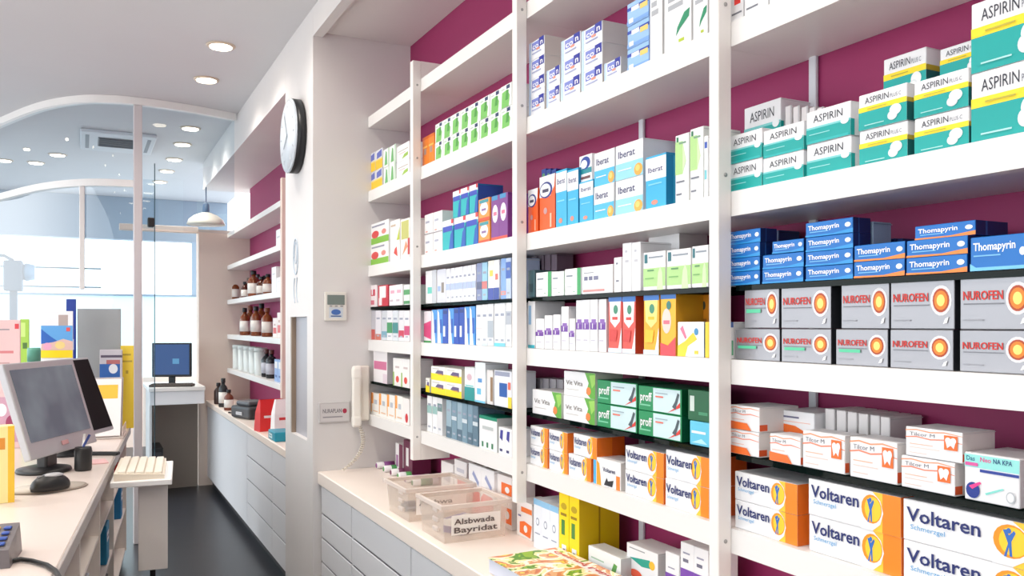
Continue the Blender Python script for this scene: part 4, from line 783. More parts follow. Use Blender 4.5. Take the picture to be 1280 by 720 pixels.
# ------------------------------------------------------------------ THINGS ON THE COLUMN
ck = empty('wall_clock', (CXA-.0005, 4.70, 2.64)); tag(ck, 'round white wall clock with dark rim on the column', 'clock')
Mr = Matrix.Rotation(-PI/2, 4, 'Y')
MB().lathe([(.19, 0), (.203, .004), (.203, .05)], mat((24, 26, 30), .4), n=40, M=Mr).build('backing', ck)
MB().lathe([(.203, .0505), (.205, .053), (.2, .06), (.188, .060)], mat((196, 204, 212), .3), n=40, M=Mr).build('rim', ck)
MB().lathe([(.187, .05), (.187, .0615)], mat((226, 234, 242), .4), n=40, M=Mr).build('dial', ck)
m = MB()
for k in range(12):
    a = 2*PI*k/12; M = Mr @ Matrix.Rotation(a, 4, 'Z') 
    m.box((.145, -.004, .0617), (.17, .004, .063), mat((196, 202, 210), .5), M=M)
m.build('hour_mark', ck)
for a, L, w in ((2.2, .1, .006), (.5, .14, .0045)):
    MB().box((-.01, -w, .064), (L, w, .0655), mat((170, 178, 188), .5), M=Mr @ Matrix.Rotation(a, 4, 'Z')).build('hand', ck)
dec = MB(); DC = mat((190, 202, 214), .5)
cy_, cz_ = 4.76, 1.98
ring = [(CXA-.0015, cy_+.055*math.cos(2*PI*k/28), cz_+.10*math.sin(2*PI*k/28)) for k in range(29)]
dec.tube(ring, .005, DC, 6)
ring = [(CXA-.0015, cy_+.028*math.cos(2*PI*k/28), cz_+.02+.06*math.sin(2*PI*k/28)) for k in range(29)]
dec.tube(ring, .0035, DC, 6)
for dy in (-.035, .03):
    dec.tube([(CXA-.0015, cy_+dy+.02*math.sin(k*.9), cz_-.12-.035*k) for k in range(5)], .004, DC, 6)
tag(dec.build('wall_decal'), 'faint pale looping emblem on the column below the clock', 'decal')
YC = CY0-.0005
th = on_y(405, 365, YC); tb2 = on_y(432, 401, YC)
tm = empty('alarm_panel', (th.x, YC, tb2.z)); tag(tm, 'small wall control panel with a grey display on the column', 'control panel')
w, h = tb2.x-th.x, th.z-tb2.z
MB().box((0, -.022, 0), (w, -.0005, h), mat((226, 222, 214), .45), .004, seg=2).build('housing', tm)
MB().box((.1*w, -.0245, .56*h), (.9*w, -.0221, .9*h), mat((120, 132, 126), .25), .001).build('display', tm)
m = MB(); decorate(m, [('r', .18, .1, .82, .46, (206, 214, 222)), ('e', .5, .3, .22, .1, (70, 110, 180)), small_print(.26, .14, .74, (60, 90, 150), .04)], w, h, lambda a, b, L: (a*w, -.0222-L, b*h)); m.build('keypad_label', tm)
for k in range(3): MB().box(((.2+.25*k)*w, -.026, .49*h), ((.32+.25*k)*w, -.0222, .53*h), GREY, .001).build('button', tm)
a = on_y(398, 503, YC); b = on_y(437, 527, YC); w, h = b.x-a.x, a.z-b.z
pl = MB().box((0, -.012, 0), (w, -.0005, h), mat((196, 192, 192), .4), .003)
decorate(pl, [('r', .05, .08, .95, .92, (210, 206, 206)), ('t', 'NURAPLAN', .12, .48, .2, .6, (110, 104, 112)), ('e', .82, .55, .07, .12, (170, 40, 70)), small_print(.12, .25, .75, (150, 146, 152), .06)], w, h, lambda s, t, L: (s*w, -.0122-L, t*h))
tag(pl.build('sign_plate', None, (a.x, YC, b.z)), 'grey nameplate with small lettering on the column', 'sign')
a = on_y(437, 457, YC); b = on_y(460, 532, YC)
ph = empty('wall_telephone', (a.x, YC, b.z)); tag(ph, 'cream wall telephone with hanging cord on the column', 'telephone')
w, h = b.x-a.x, a.z-b.z
MB().box((w*.3, -.03, .03), (w, -.0005, h), mat((232, 226, 216), .4), .008, seg=2).build('base', ph)
m = MB(); m.box((0, -.062, .0), (w*.46, -.031, h), mat((240, 236, 228), .35), .012, seg=3); m.box((-.002, -.066, h*.78), (w*.48, -.028, h*.985), mat((240, 236, 228), .35), .014, seg=3); m.box((-.002, -.066, .002), (w*.48, -.028, h*.2), mat((240, 236, 228), .35), .014, seg=3); m.build('handset', ph)
pts = []
c0 = on_y(449, 532, YC-.04); c1 = on_y(455, 562, YC-.05); c2 = on_y(428, 588, YC-.10)
for k in range(121):
    t = k/120; q = (1-t)**2*c0+2*t*(1-t)*(c1+(c1-(c0+c2)/2)*.6)+t*t*c2
    pts.append(Vector((q.x+.010*math.cos(k*1.1), q.y+.010*math.sin(k*1.1), max(q.z, .842)))-Vector((a.x, YC, b.z)))
MB().tube(pts, .0035, mat((226, 218, 206), .5), 6).build('coiled_cord', ph)
# ------------------------------------------------------------------ CLEAR BINS AND MAGAZINES ON THE NEAR WORKTOP
PLA = glass_mat((252, 250, 247), .07, .24, (250, 238, 230), .1); RIM = glass_mat((250, 246, 242), .1, .45, (250, 240, 234), .15)
def bin_(x0, x1, y0, y1, h, label, big):
    ox, oy = (x0+x1)/2, (y0+y1)/2; t = empty('storage_bin', (ox, oy, .8305)); tag(t, label, 'plastic box', 'clear bins on the worktop')
    w, d = (x1-x0)/2, (y1-y0)/2; k = .93; th = .003; m = MB()
    def ring(s, z): return [(-w*s, -d*s, z), (w*s, -d*s, z), (w*s, d*s, z), (-w*s, d*s, z)]
    def inner(s, z): return [(-w*s+th, -d*s+th, z), (w*s-th, -d*s+th, z), (w*s-th, d*s-th, z), (-w*s+th, d*s-th, z)]
    vs = ring(k, 0)+ring(1, h)+inner(1, h)+inner(k, th)
    fs = [[3, 2, 1, 0]]+[[i, (i+1) % 4, 4+(i+1) % 4, 4+i] for i in range(4)]+[[4+i, 4+(i+1) % 4, 8+(i+1) % 4, 8+i] for i in range(4)]+[[8+i, 8+(i+1) % 4, 12+(i+1) % 4, 12+i] for i in range(4)]+[[12, 13, 14, 15]]
    m.add(vs, fs, PLA); m.build('tub_wall', t)
    r = MB(); q = .012
    for (lo, hi) in (((-w-q, -d-q), (w+q, -d)), ((-w-q, d), (w+q, d+q)), ((-w-q, -d), (-w, d)), ((w, -d), (w+q, d))): r.box((lo[0], lo[1], h-.014), (hi[0], hi[1], h+.002), RIM, .002)
    r.build('rim', t)
    lb = MB(); yy = -d-.0015
    lb.add([(-w*.75, yy-.002+.012*.3, h*.2), (w*.75, yy-.002+.012*.3, h*.2), (w*.75, yy-.008+.006, h*.72), (-w*.75, yy-.008+.006, h*.72)], [[0, 1, 2, 3]], mat((246, 240, 234), .5))
    for r_, (s, ww) in enumerate((('Alsbwada', .62), ('Bayridat', .66)) if big else (('Alsbwa', .5),)):
        vs, fs = text_mesh(s, True); zb = h*(.48-.22*r_)
        lb.add([(-w*.68+x*w*2*ww, yy-.0035, zb+yv*h*.15) for x, yv in vs], fs, mat((96, 82, 78), .5))
    lb.build('paper_label', t)
    ft = MB()
    for z in (.25, .5, .75): ft.box((-w-.004, -d*.6, h*z), (-w+.012*(1-z), -d*.2, h*z+.016), RIM, .003)
    ft.build('side_vent', t)
    return t
bin_(1.115, 1.37, 2.72, 2.95, .135, 'clear plastic bin with a handwritten label at the worktop edge', True)
bin_(1.115, 1.40, 3.08, 3.33, .13, 'emptier clear plastic bin behind the labelled one', False)
def loose(x, y, z, rz, w, d, h, D, label, tilt=0):
    o = carton_mesh(w, d, h, D).build('medicine_carton', None, (x, y, z), rot=(0, tilt, rz)); return tag(o, label, 'medicine box')
loose(1.20, 2.83, .8345, .5, .09, .12, .05, dict(base=W_, front=[('r', 0, 0, 1, .5, (80, 70, 150))], top=[('r', .0, .0, .2, 1, (70, 60, 140)), ('r', .8, 0, 1, 1, (70, 60, 140))]), 'white carton with violet edges inside the labelled bin')
loose(1.24, 3.2, .8345, -.4, .08, .1, .04, dict(base=(240, 226, 222), top=[('r', .3, .3, .7, .7, (226, 120, 110))]), 'small pale carton with a red mark inside the emptier bin')
loose(1.2, 3.25, .8345, 1.57, .06, .06, .03, dict(base=(60, 66, 84), front=[('r', .1, .3, .9, .6, (130, 140, 160))]), 'flat dark carton inside the emptier bin')
mg = empty('magazine', (1.245, 2.13, .8305), .02); tag(mg, 'thick magazine with a green fruit cover on the worktop', 'magazine')
MB().box((-.125, -.22, .001), (.125, .22, .045), mat((214, 218, 232), .5), .002).build('pages', mg)
mm = MB(); cov = picture_mat([(150, 190, 50), (90, 150, 40), (245, 236, 170), (255, 250, 235), (230, 170, 110), (214, 120, 70), (250, 220, 90), (120, 170, 50)], 9, 3)
mm.box((-.127, -.222, .0452), (.127, .222, .0475), cov)
decorate(mm, [('r', .78, .04, .9, .96, (250, 244, 238))], 1, 1, lambda a, b, L: (-.127+a*.254, .222-b*.444, .0476+L))
vs, fs = text_mesh('Gesund Leben', True)
mm.add([(-.127+.254*(.88-yv*.07), .18-x*.34, .0495) for x, yv in vs], [f[::-1] for f in fs], mat((214, 70, 60), .5))
mm.build('cover', mg)
# ------------------------------------------------------------------ SALES COUNTER
ZC = .90
A = Vector((-.066, 2.695)); Bp = Vector((.285, 6.30)); dirv = (A-Bp).normalized()
rzc = math.atan2(dirv.y, dirv.x)
ct = empty('sales_counter', (Bp.x, Bp.y, 0), rzc); tag(ct, 'white sales counter with open shelves facing the aisle', 'counter')
# local: +x runs from the far end towards the camera, +y is towards the aisle or away from it
side = 1 if Vector((-dirv.y, dirv.x)).x > 0 else -1       # sign of local y that points to the aisle
Lc = 5.6; Dc = 1.15
def cb(x0, x1, y0, y1, z0, z1, m, name, bev=.003):
    ya, yb = sorted((side*y0, side*y1)); MB().box((x0, ya, z0), (x1, yb, z1), m, bev).build(name, ct)
CTM = mat((226, 212, 204), .28, noise=.012, nscale=3); CPM = mat((226, 216, 208), .5)
cb(0, Lc, -Dc, -.0105, ZC-.045, ZC, CTM, 'counter_top')
cb(0, Lc, -.010, 0, ZC-.05, ZC-.001, mat((176, 168, 164), .4), 'edge_strip', .002)
cb(.02, Lc-.02, -.46, -.44, .0, ZC-.046, CPM, 'back_panel', 0)
cb(.02, Lc-.02, -.438, -.05, .0, .07, mat((120, 116, 114), .5), 'plinth', 0)
YDV = [6.26, 5.15, 4.32, 3.51, 2.98, 2.3, 1.6, .95]
XD = [(Bp.y-y)/(-dirv.y) for y in YDV]
for i, x in enumerate(XD):
    cb(x, x+.024, -.438, -.025, .0705, ZC-.046, CPM, 'divider', .001)
    if i < len(XD)-1:
        for z in (.071, .34, .61): cb(x+.0245, XD[i+1]-.0005, -.438, -.03, z, z+.018, CPM, 'shelf', .001)
def cloc(s, d, z):   # point on the counter: s metres from the far end, d metres inwards from the aisle edge
    q = Bp+dirv*s+Vector((-dirv.y, dirv.x))*side*(-d); return Vector((q.x, q.y, z))
# things in the compartments
def folder(i, z, frac, c, label, h=.2, w=.05, cat='folder', name='folder', c2=W_):
    o = MB(); o.box((-w/2, -.12, 0), (w/2, .12, h), mat(c, .5), .004)
    decorate(o, [('r', .15, .55, .85, .8, c2), small_print(.25, .64, .75, (90, 90, 110), .05)], w, h, lambda a, b, L: (-w/2+a*w, side*(.12+L), b*h) if side > 0 else (w/2-a*w, -.12-L, b*h))
    tag(o.build(name, None, cloc(XD[i]+.03+(XD[i+1]-XD[i]-.03)*frac, .155, z+.0005), rzc), label, cat)
folder(0, .358, .25, (24, 110, 160), 'blue folder in the counter compartment closest to the metal post', .2, .14)
folder(0, .628, .4, (206, 50, 40), 'short red folder on the upper counter shelf by the post', .1, .10)
folder(1, .358, .3, (24, 130, 170), 'teal folder in the second counter compartment from the post', .2, .16)
folder(1, .089, .35, (60, 64, 66), 'dark folder low down under the teal one', .2, .12)
folder(2, .358, .5, (150, 150, 160), 'grey folder in the third counter compartment from the post', .2, .08)
folder(3, .358, .45, (20, 150, 160), 'turquoise folder in the fourth counter compartment from the post', .22, .1, c2=(180, 210, 60))
folder(4, .089, .5, (60, 170, 190), 'pale turquoise folder on the lowest shelf at the near counter end', .2, .09, c2=(250, 220, 60))
# pull-out keyboard shelf
ks = empty('keyboard_stand', (.252, 4.60, 0), rzc); tag(ks, 'small white stand for a keyboard jutting from the counter into the aisle', 'stand')
sg = side
def kbx(x0, x1, y0, y1, z0, z1, m_, name, bev=.003):
    ya, yb = sorted((sg*y0, sg*y1)); MB().box((x0, ya, z0), (x1, yb, z1), m_, bev).build(name, ks)
kbx(-.29, .29, -.118, .15, .835, .862, mat((244, 242, 240), .4), 'table_top')
kbx(.20, .222, .0, .13, .42, .8345, mat((226, 220, 216), .4), 'side_panel', .002)
kbx(.17, .19, .05, .075, .03, .8345, BLACK, 'pole', .002)
kbx(.05, .30, .04, .085, .0, .03, BLACK, 'foot', .004)
kb = empty('keyboard', (.258, 4.60, .8625), rzc); tag(kb, 'cream computer keyboard on the small white stand', 'keyboard')
m = MB(); m.add([(-.26, -.11, 0), (.26, -.11, 0), (.26, .11, 0), (-.26, .11, 0), (-.26, -.11, .034), (.26, -.11, .034), (.26, .11, .02), (-.26, .11, .02)], [[3, 2, 1, 0], [4, 5, 6, 7], [0, 1, 5, 4], [1, 2, 6, 5], [2, 3, 7, 6], [3, 0, 4, 7]], mat((226, 214, 196), .5)); m.build('case', kb)
m = MB()
for r_ in range(5):
    for c_ in range(15):
        y = -.095+r_*.040; z = .034-(y+.11)/.22*.014
        m.box((-.245+c_*.0328, y, z-.002), (-.217+c_*.0328, y+.034, z+.009), mat((236, 228, 214), .5), .002)
m.build('keys', kb)
MB().tube([(-.24, -side*.09, .006), (-.262, -side*.10, .006), (-.275, -side*.08, .006), (-.28, 0, .006), (-.27, side*.1, .006)], .004, BLACK).build('cable', kb)
# monitors on the counter
def monitor(pl, pr, tl_s, hh, label, scr, name='computer_monitor', W=None):
    """pl, pr: lower corners left and right as seen from the front; leaning back by tl_s over height hh"""
    d = (pr-pl); W = d.length; ang = math.atan2(d.y, d.x); tilt = math.atan2(tl_s, hh); Hm = math.hypot(tl_s, hh)
    base = Vector(((pl.x+pr.x)/2, (pl.y+pr.y)/2, 0)); n = Vector((math.sin(ang), -math.cos(ang), 0))
    t = empty(name, (base.x-n.x*.11, base.y-n.y*.11, ZC+.0005), ang); tag(t, label, 'computer monitor', 'flat monitors on the sales counter')
    zb = pl.z-ZC
    M = Matrix.Translation((0, -.11, zb)) @ Matrix.Rotation(-tilt, 4, 'X')   # local -y faces the viewer
    bz = .032 if scr else .012; ch = .075 if scr else .02
    m = MB(); m.box((-W/2, .0, 0), (W/2, .035, Hm), SILVER, .006, M=M, seg=2); m.box((-W*.36, .035, Hm*.15), (W*.36, .07, Hm*.85), BLACK, .02, M=M, seg=2); m.build('casing', t)
    m = MB(); m.box((-W/2+bz, -.0025, ch), (W/2-bz, -.0003, Hm-bz), scr or mat((8, 8, 10), .6, spec=.2), .0008, M=M); m.build('screen', t)
    if scr:
        m = MB(); m.box((-.03, -.004, ch*.4), (.03, -.0005, ch*.68), mat((196, 150, 150), .4), .001, M=M); m.build('badge', t)
    m = MB(); m.box((-.05, -.02, .02), (.05, .03, max(.1, zb+.08)), mat((40, 40, 42), .4), .01, M=Matrix.Translation((0, -.02, 0)), seg=2); m.build('neck', t)
    m = MB(); m.lathe([(.115, 0), (.12, .006), (.115, .018), (.06, .03)], mat((26, 26, 28), .4), n=32); m.build('foot', t)
    return t
scrm = bpy.data.materials.new('screen_glow'); scrm.use_nodes = True
nt = scrm.node_tree; bs = nt.nodes['Principled BSDF']; bs.inputs['Roughness'].default_value = .25
tc = nt.nodes.new('ShaderNodeTexCoord'); nz = nt.nodes.new('ShaderNodeTexNoise'); nz.inputs['Scale'].default_value = 5; nz.inputs['Detail'].default_value = 2
rp = nt.nodes.new('ShaderNodeValToRGB'); rp.color_ramp.elements[0].color = (.10, .13, .16, 1); rp.color_ramp.elements[1].color = (.22, .27, .30, 1)
rp.color_ramp.elements[0].position = .35; rp.color_ramp.elements[1].position = .65
nt.links.new(tc.outputs['Object'], nz.inputs['Vector']); nt.links.new(nz.outputs['Fac'], rp.inputs[0])
nt.links.new(rp.outputs[0], bs.inputs['Emission Color']); bs.inputs['Emission Strength'].default_value = .42; bs.inputs['Base Color'].default_value = (.05, .06, .07, 1)
pl_ = on_z(39.7, 576, 1.0); pr_ = on_z(122, 552, 1.0)
monitor(pl_, pr_, .126, .425, 'silver flat monitor with grey screen, leaning back on the counter', scrm)
qr = on_z(143, 536, 1.0); monitor(qr-(pr_-pl_)*1.0, qr, .15, .41, 'second silver monitor with a black screen, behind the first one', None)
# mouse and mat
q = on_z(60, 611, ZC); 
m = MB(); m.lathe([(.15, 0), (.155, .003), (.15, .007)], mat((150, 138, 126), .7), n=36, M=Matrix.Diagonal((1, .75, 1, 1))); m.lathe([(.142, .0072), (.142, .0078)], mat((186, 176, 164), .7), n=36, M=Matrix.Diagonal((1, .75, 1, 1)))
tag(m.build('mouse_mat', None, (q.x, q.y, ZC+.0005), .3), 'round grey mouse mat on the sales counter', 'mouse mat')
q = on_z(63, 606, ZC+.03); ms = empty('computer_mouse', (q.x, q.y, ZC+.009), .5); tag(ms, 'black computer mouse with silver back on the mat', 'computer mouse')
b = bmesh.new(); bmesh.ops.create_uvsphere(b, u_segments=20, v_segments=12, radius=1)
for v in b.verts: v.co.z = max(v.co.z, -.25)
m = MB(); m.bm(b, BLACK, Matrix.Translation((0, 0, .016)) @ Matrix.Diagonal((.08, .05, .052, 1)), True); m.build('shell', ms)
m = MB(); m.lathe([(.03, .0), (.034, .008), (.02, .014), (.006, .016)], SILVER, n=20, M=Matrix.Translation((.01, 0, .054)) @ Matrix.Diagonal((1.3, .9, 1, 1))); m.build('palm_rest', ms)
MB().box((-.055, -.004, .045), (-.03, .004, .064), GREY, .003).build('scroll_wheel', ms)
# clutter under the monitor
q = on_z(104, 588, ZC)
m = MB(); m.lathe([(.035, 0), (.038, .01), (.038, .10), (.035, .112)], mat((28, 28, 30), .4), n=20)
pc = empty('pen_cup', (q.x, q.y, ZC+.0005)); tag(pc, 'black pen cup beneath the leaning silver monitor', 'pen cup'); m.build('cup', pc)
for k, (c, a) in enumerate((((230, 200, 170), .3), ((60, 80, 150), -.4), ((240, 240, 240), 1.4))):
    MB().tube([(.0, .0, .1125), (.03*math.cos(a), .03*math.sin(a), .17)], .006, mat(c, .5)).build('pen', pc)
q = on_z(120, 578, ZC); tag(MB().box((-.07, -.05, 0), (.07, .05, .006), mat((236, 190, 190), .6), .001).build('note_pad', None, (q.x, q.y, ZC+.0005), rzc+.2), 'pink note pad on the counter below the monitor', 'note pad')
q = on_z(130, 569, ZC); tag(MB().box((-.08, -.018, 0), (.08, .018, .018), BLACK, .006, seg=2).build('barcode_reader', None, (q.x, q.y, ZC+.0005), rzc+1.2), 'slim black bar lying on the counter below the second monitor', 'barcode reader')
# near devices
q = on_z(6, 700, ZC)
cr = empty('card_reader', (q.x-.03, q.y, ZC+.0005), rzc); tag(cr, 'grey card reader with a cable at the near end of the counter', 'card reader')
m = MB(); m.add([(-.10, -.06, 0), (.10, -.06, 0), (.10, .06, 0), (-.10, .06, 0), (-.09, -.055, .09), (.09, -.055, .05), (.09, .055, .05), (-.09, .055, .09)], [[3, 2, 1, 0], [4, 5, 6, 7], [0, 1, 5, 4], [1, 2, 6, 5], [2, 3, 7, 6], [3, 0, 4, 7]], mat((110, 104, 106), .4)); m.build('housing', cr)
m = MB()
for i in range(3):
    for j in range(4):
        x0 = -.06+j*.035; z = .09-(x0+.09)/.18*.04
        m.box((x0, -.04+i*.03, z-.002), (x0+.022, -.02+i*.03, z+.005), mat([(70, 150, 70), (240, 200, 40), (60, 90, 170)][i], .5), .002)
m.build('keypad', cr)
c0 = on_z(20, 700, ZC+.02); pts = []
for u, v in ((10, 702), (26, 699), (40, 701), (58, 706), (70, 714), (74, 722), (74, 740)):
    pts.append(on_z(u, v, ZC+.009)-Vector((q.x-.03, q.y, ZC+.0005)))
Mi = Matrix.Rotation(-rzc, 4, 'Z'); MB().tube([Mi @ p_ for p_ in pts], .007, BLACK).build('cable', cr)
# yellow carton, leaflets and displays
q = on_z(6, 632, ZC); w = .16
yb_ = carton_mesh(.16, .07, .30, dict(base=(250, 232, 160), front=[('r', .86, 0, 1, 1, (240, 196, 60)), ('e', .3, .4, .3, .15, (250, 244, 220)), ('r', .1, .7, .8, .85, (226, 150, 60))], side=[('r', 0, 0, 1, 1, (244, 214, 120)), ('r', .5, 0, .7, 1, (236, 186, 60)), ('r', .1, .8, .9, .95, (226, 120, 60))], seam=False)).build('medicine_carton', None, (q.x-.05, q.y+.04, ZC+.0005), math.radians(100))
tag(yb_, 'tall yellow carton standing on the sales counter', 'box')
q = on_z(20, 590, ZC)
def poster_stand(u, v0, v1, w_px, Y, label, D, name='leaflet_stand', yaw=0.0, foot=True, cat='display'):
    """a standing board on the counter at depth Y, its top at v0, width in pixels"""
    c = on_y(u, v0, Y); t_ = Y/yc(u); W = w_px/F*t_; ztop = c.z; hh = ztop-ZC
    t = empty(name, (c.x, Y, ZC+.0005), -math.radians(27)*.5+yaw); tag(t, label, cat)
    m = MB(); m.box((-W/2, -.006, 0), (W/2, .006, hh), mat(D.get('base', W_), .5), .002)
    decorate(m, D.get('front', []), W, hh, lambda a, b, L: (-W/2+a*W, -.006-L, b*hh)); m.build('board', t)
    if foot: MB().box((-W/2, .0065, 0), (W/2, .10, .012), mat((226, 230, 236), .3), .002).build('foot', t)
    return t
poster_stand(9, 400, 0, 30, 5.5, 'pink display board with grey lettering behind the monitor', dict(base=(222, 190, 190), front=[('r', .05, .74, .75, .76, (206, 120, 124)), ('r', .1, .92, .6, .93, (150, 140, 146)), ('r', .8, .93, .95, .97, (214, 60, 70)), ('r', .1, .66, .6, .67, (190, 150, 150)), ('r', .0, .05, 1, .4, (196, 150, 170)), ('e', .3, .3, .2, .05, W_), ('e', .7, .2, .24, .06, (150, 50, 90)), ('e', .2, .14, .2, .05, (120, 40, 80)), ('e', .75, .34, .14, .04, (230, 226, 236))]))
poster_stand(31, 399, 0, 10, 6.0, 'narrow lime-green box standing behind the monitor', dict(base=(164, 206, 80), front=[('r', .2, .6, .8, .62, (110, 150, 60)), ('r', .3, .75, .8, .8, (80, 120, 50)), ('r', .1, .85, .6, .97, (200, 230, 130))]), 'display_box')
q = cloc(.25, .72, ZC); 
tub(on_y(42.5, 435, 5.75).x, 5.75, ZC, .035, on_y(42, 434, 5.9).z-ZC, mat((70, 140, 120), .4), mat((90, 160, 140), .4), 'green canister standing behind the monitor', None)
bp = [('r', 0, .89, 1, 1, (236, 236, 240)), ('r', .55, .80, .85, .97, (180, 164, 160)), ('r', 0, .72, 1, .885, (96, 166, 228)), ('p', [(0, .74), (0, .86), (.3, .80), (.6, .75)], (40, 100, 190)), ('p', [(0, .68), (1, .68), (1, .76), (.7, .78), (.4, .755), (.0, .74)], (226, 190, 180)), ('e', .2, .72, .14, .03, (236, 170, 200)), ('e', .6, .73, .16, .03, (240, 214, 140)), ('r', .8, .84, .92, .87, (226, 80, 80)), ('r', 0, .63, 1, .69, (252, 222, 30)), ('r', .05, .55, 1, .59, (40, 44, 60))]
poster_stand(71.5, 389, 0, 36, 5.9, 'blue and yellow landscape poster stand behind the monitors', dict(base=W_, front=bp))
poster_stand(89, 374, 0, 11, 6.12, 'tall narrow navy display panel beside the landscape poster', dict(base=(24, 56, 150), front=[('r', .4, .62, .8, .7, (200, 210, 240)), ('r', .3, .5, .9, .53, (226, 230, 246)), ('r', .2, .4, .7, .43, (200, 210, 240)), ('r', .3, .3, .8, .33, (90, 120, 200))]), 'display_banner')
poster_stand(124, 386, 0, 50, 6.28, 'plain grey pinboard standing at the end of the counter', dict(base=(158, 162, 164)), 'pinboard')
poster_stand(139, 437, 0, 26, 6.16, 'grey card with a dark heading beside the grey pinboard', dict(base=(206, 202, 210), front=[('r', .05, .9, 1, .93, (90, 80, 100)), ('r', 0, .3, .9, .82, (40, 100, 180)), ('e', .6, .76, .2, .06, (236, 240, 246)), ('r', .3, .82, .9, .87, (190, 110, 110))]), 'display_card', foot=False)
poster_stand(159, 432, 0, 15, 6.2, 'yellow leaflet standing at the end of the counter', dict(base=(252, 220, 70), front=[('r', .1, .88, .8, .9, (200, 170, 60)), ('r', .1, .8, .9, .82, (200, 170, 60)), ('r', .4, .66, .6, .7, (200, 170, 60))]), 'leaflet', foot=False)
# leaflet rack: slanted booklets in a clear holder
rk = empty('leaflet_rack', (*cloc(.50, .115, ZC+.0005).xy, ZC+.0005), rzc+PI); tag(rk, 'clear rack of slanted booklets at the counter end', 'leaflet rack')
MB().box((-.17, -.11, 0), (.17, .11, .012), RIM, .002).build('tray', rk)
MB().box((-.17, -.105, .0125), (.17, -.1, .07), RIM, .001).build('front_lip', rk)
for k in range(5):
    bk = MB(); Mk = Matrix.Translation((-.15+k*.04, 0, .0175)) @ Matrix.Rotation(.42, 4, 'Y')
    bk.box((-.005, -.09, 0), (.005, .09, .37), mat([(240, 236, 236), (150, 130, 124), (226, 226, 230), (170, 160, 156), (200, 196, 196)][k], .4), .001, M=Mk)
    bk.box((-.0062, -.07, .24), (-.0052, .07, .33), mat([(240, 190, 60), (96, 84, 80), (70, 110, 190), (120, 110, 106), (190, 60, 60)][k], .4), 0, M=Mk)
    tag(bk.build('booklet', None, rk.location, rzc+PI), ['white booklet with a yellow band', 'brown booklet with a dark band', 'pale booklet with a blue band', 'grey-brown booklet with a dim band', 'light grey booklet with a red band'][k]+' slanting in the clear rack', 'booklet', 'booklets in the clear rack')
# ------------------------------------------------------------------ FAR DESK
dk = empty('desk', (.81, 8.6, 0)); tag(dk, 'narrow white desk against the far window with a taupe panel', 'desk')
def db(lo, hi, m_, name, bev=.003): MB().box((lo[0]-.81, lo[1]-8.6, lo[2]), (hi[0]-.81, hi[1]-8.6, hi[2]), m_, bev).build(name, dk)
db((.52, 8.25, .985), (1.005, 9.1, 1.02), mat((244, 240, 236), .35), 'desk_top')
db((.53, 8.27, .86), (1.0, 8.29, .984), mat((236, 236, 238), .4), 'apron')
db((.53, 8.80, .0), (1.0, 8.82, .984), mat((150, 138, 128), .6), 'back_panel', 0)
db((.53, 8.30, .0), (.55, 8.799, .984), mat((226, 222, 220), .5), 'side_panel', 0)
pm_ = on_y(216, 470, 8.55)
fm = empty('computer_monitor', (pm_.x, 8.62, 1.0205), -.35); tag(fm, 'small black monitor with a blue desktop on the far desk', 'computer monitor')
MB().box((-.18, -.02, .075), (.18, .02, .40), BLACK, .008, seg=2).build('casing', fm)
m = MB(); m.box((-.162, -.0225, .098), (.162, -.0203, .385), emit_mat((44, 92, 160), .5), .0005)
m.box((.01, -.0232, .2), (.07, -.0226, .25), emit_mat((96, 170, 220), .55), 0); m.build('screen', fm)
MB().box((-.03, -.012, .01), (.03, .012, .076), BLACK, .004).build('neck', fm)
MB().box((-.12, -.09, 0), (.12, .09, .012), BLACK, .005).build('foot', fm)
kk = empty('keyboard', (pm_.x-.02, 8.38, 1.0205), -.3); tag(kk, 'dark keyboard in front of the small blue-screen monitor', 'keyboard')
MB().box((-.19, -.07, 0), (.19, .07, .022), mat((70, 60, 54), .5), .005).build('case', kk)
m = MB()
for r_ in range(4):
    for c_ in range(12): m.box((-.175+c_*.0295, -.058+r_*.03, .0222), (-.15+c_*.0295, -.034+r_*.03, .029), mat((90, 80, 72), .5), .001)
m.build('keys', kk)
tw = empty('computer_tower', (.60, 8.55, 0.0005)); tag(tw, 'black computer tower on the floor beneath the far desk', 'computer')
MB().box((-.045, -.2, 0), (.05, .2, .46), mat((26, 27, 30), .4), .006, seg=2).build('case', tw)
MB().box((-.03, -.205, .34), (.035, -.2005, .42), mat((50, 52, 56), .4), .001).build('disc_drive', tw)
MB().lathe([(.008, 0), (.008, .004)], mat((90, 170, 120), .4), n=12, M=Matrix.Translation((0, -.2005, .28)) @ Matrix.Rotation(PI/2, 4, 'X')).build('power_button', tw)
# pendant lamp
pq = on_y(262, 286, 8.5); pn = empty('pendant_lamp', (1.03, 8.47, 2.56)); 
pn.location = (pq.x-.02, 8.6, 2.56); tag(pn, 'cream dish pendant lamp hanging above the return wall', 'pendant lamp')
SHD = mat((246, 238, 220), .35)
MB().lathe([(.175, 0), (.178, .004), (.16, .05), (.11, .09), (.05, .115), (.03, .12)], SHD, n=36).build('shade', pn)
MB().lathe([(.03, .12), (.034, .13), (.03, .2), (.012, .21)], mat((84, 110, 140), .35), n=20).build('socket', pn)
MB().tube([(0, 0, .21), (0, 0, .368)], .006, mat((96, 116, 140), .4)).build('cord', pn)
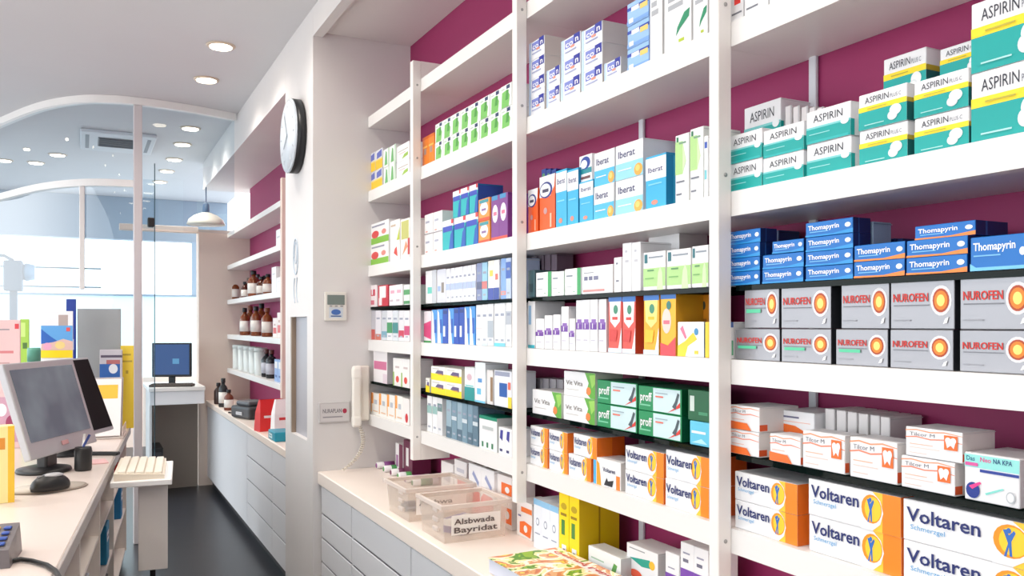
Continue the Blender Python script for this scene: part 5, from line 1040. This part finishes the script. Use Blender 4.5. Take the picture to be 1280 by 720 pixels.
# projector-like spotlight before the far window
sq = on_y(17, 350, 11.6); spt = empty('spot_projector', (sq.x, 11.6, 2.0)); tag(spt, 'grey-blue projector standing before the far window', 'projector')
SPM = mat((64, 88, 112), .5)
zt_ = on_y(17, 326, 11.6).z-2.0
MB().box((-.10, -.12, -.01), (.10, .12, zt_), SPM, .02, seg=2).build('housing', spt)
MB().lathe([(.09, 0), (.11, .03), (.09, .12)], mat((100, 140, 172), .4), n=20, M=Matrix.Translation((.1, 0, .22)) @ Matrix.Rotation(PI/2, 4, 'Y')).build('lens', spt)
MB().tube([(0, 0, zt_), (-.1, 0, zt_+.06), (-.4, 0, zt_+.07)], .02, SPM).build('arm', spt)
MB().box((-.04, -.04, -2.0), (.04, .04, -.0105), SPM, .004).build('pole', spt)
# ------------------------------------------------------------------ WORLD, CAMERA, COLOUR
w = bpy.data.worlds.new('World'); SCN.world = w; w.use_nodes = True
bg = w.node_tree.nodes['Background']
wt_ = w.node_tree; tcw = wt_.nodes.new('ShaderNodeTexCoord'); sx = wt_.nodes.new('ShaderNodeSeparateXYZ'); rw = wt_.nodes.new('ShaderNodeValToRGB')
rw.color_ramp.elements[0].position = .44; rw.color_ramp.elements[0].color = (.62, .62, .63, 1); rw.color_ramp.elements[1].position = .52; rw.color_ramp.elements[1].color = (.92, .97, 1.0, 1)
mw = wt_.nodes.new('ShaderNodeMapRange'); mw.inputs['From Min'].default_value = -1
wt_.links.new(tcw.outputs['Generated'], sx.inputs[0]); wt_.links.new(sx.outputs['Z'], mw.inputs['Value']); wt_.links.new(mw.outputs['Result'], rw.inputs[0]); wt_.links.new(rw.outputs[0], bg.inputs[0])
bg.inputs[1].default_value = 2.6
cd = bpy.data.cameras.new('camera'); cam = bpy.data.objects.new('camera', cd); COL.objects.link(cam)
cam.location = (0, 0, H); cam.rotation_euler = (PI/2, 0, -TH)
cd.sensor_width = 36; cd.sensor_fit = 'HORIZONTAL'; cd.lens = 36*F/1280; cd.shift_y = (VH-360)/1280; cd.clip_start = .02
SCN.camera = cam
vs_ = SCN.view_settings; vs_.view_transform = 'Standard'; vs_.look = 'None'; vs_.gamma = 1; vs_.exposure = 0.4; vs_.use_curve_mapping = False
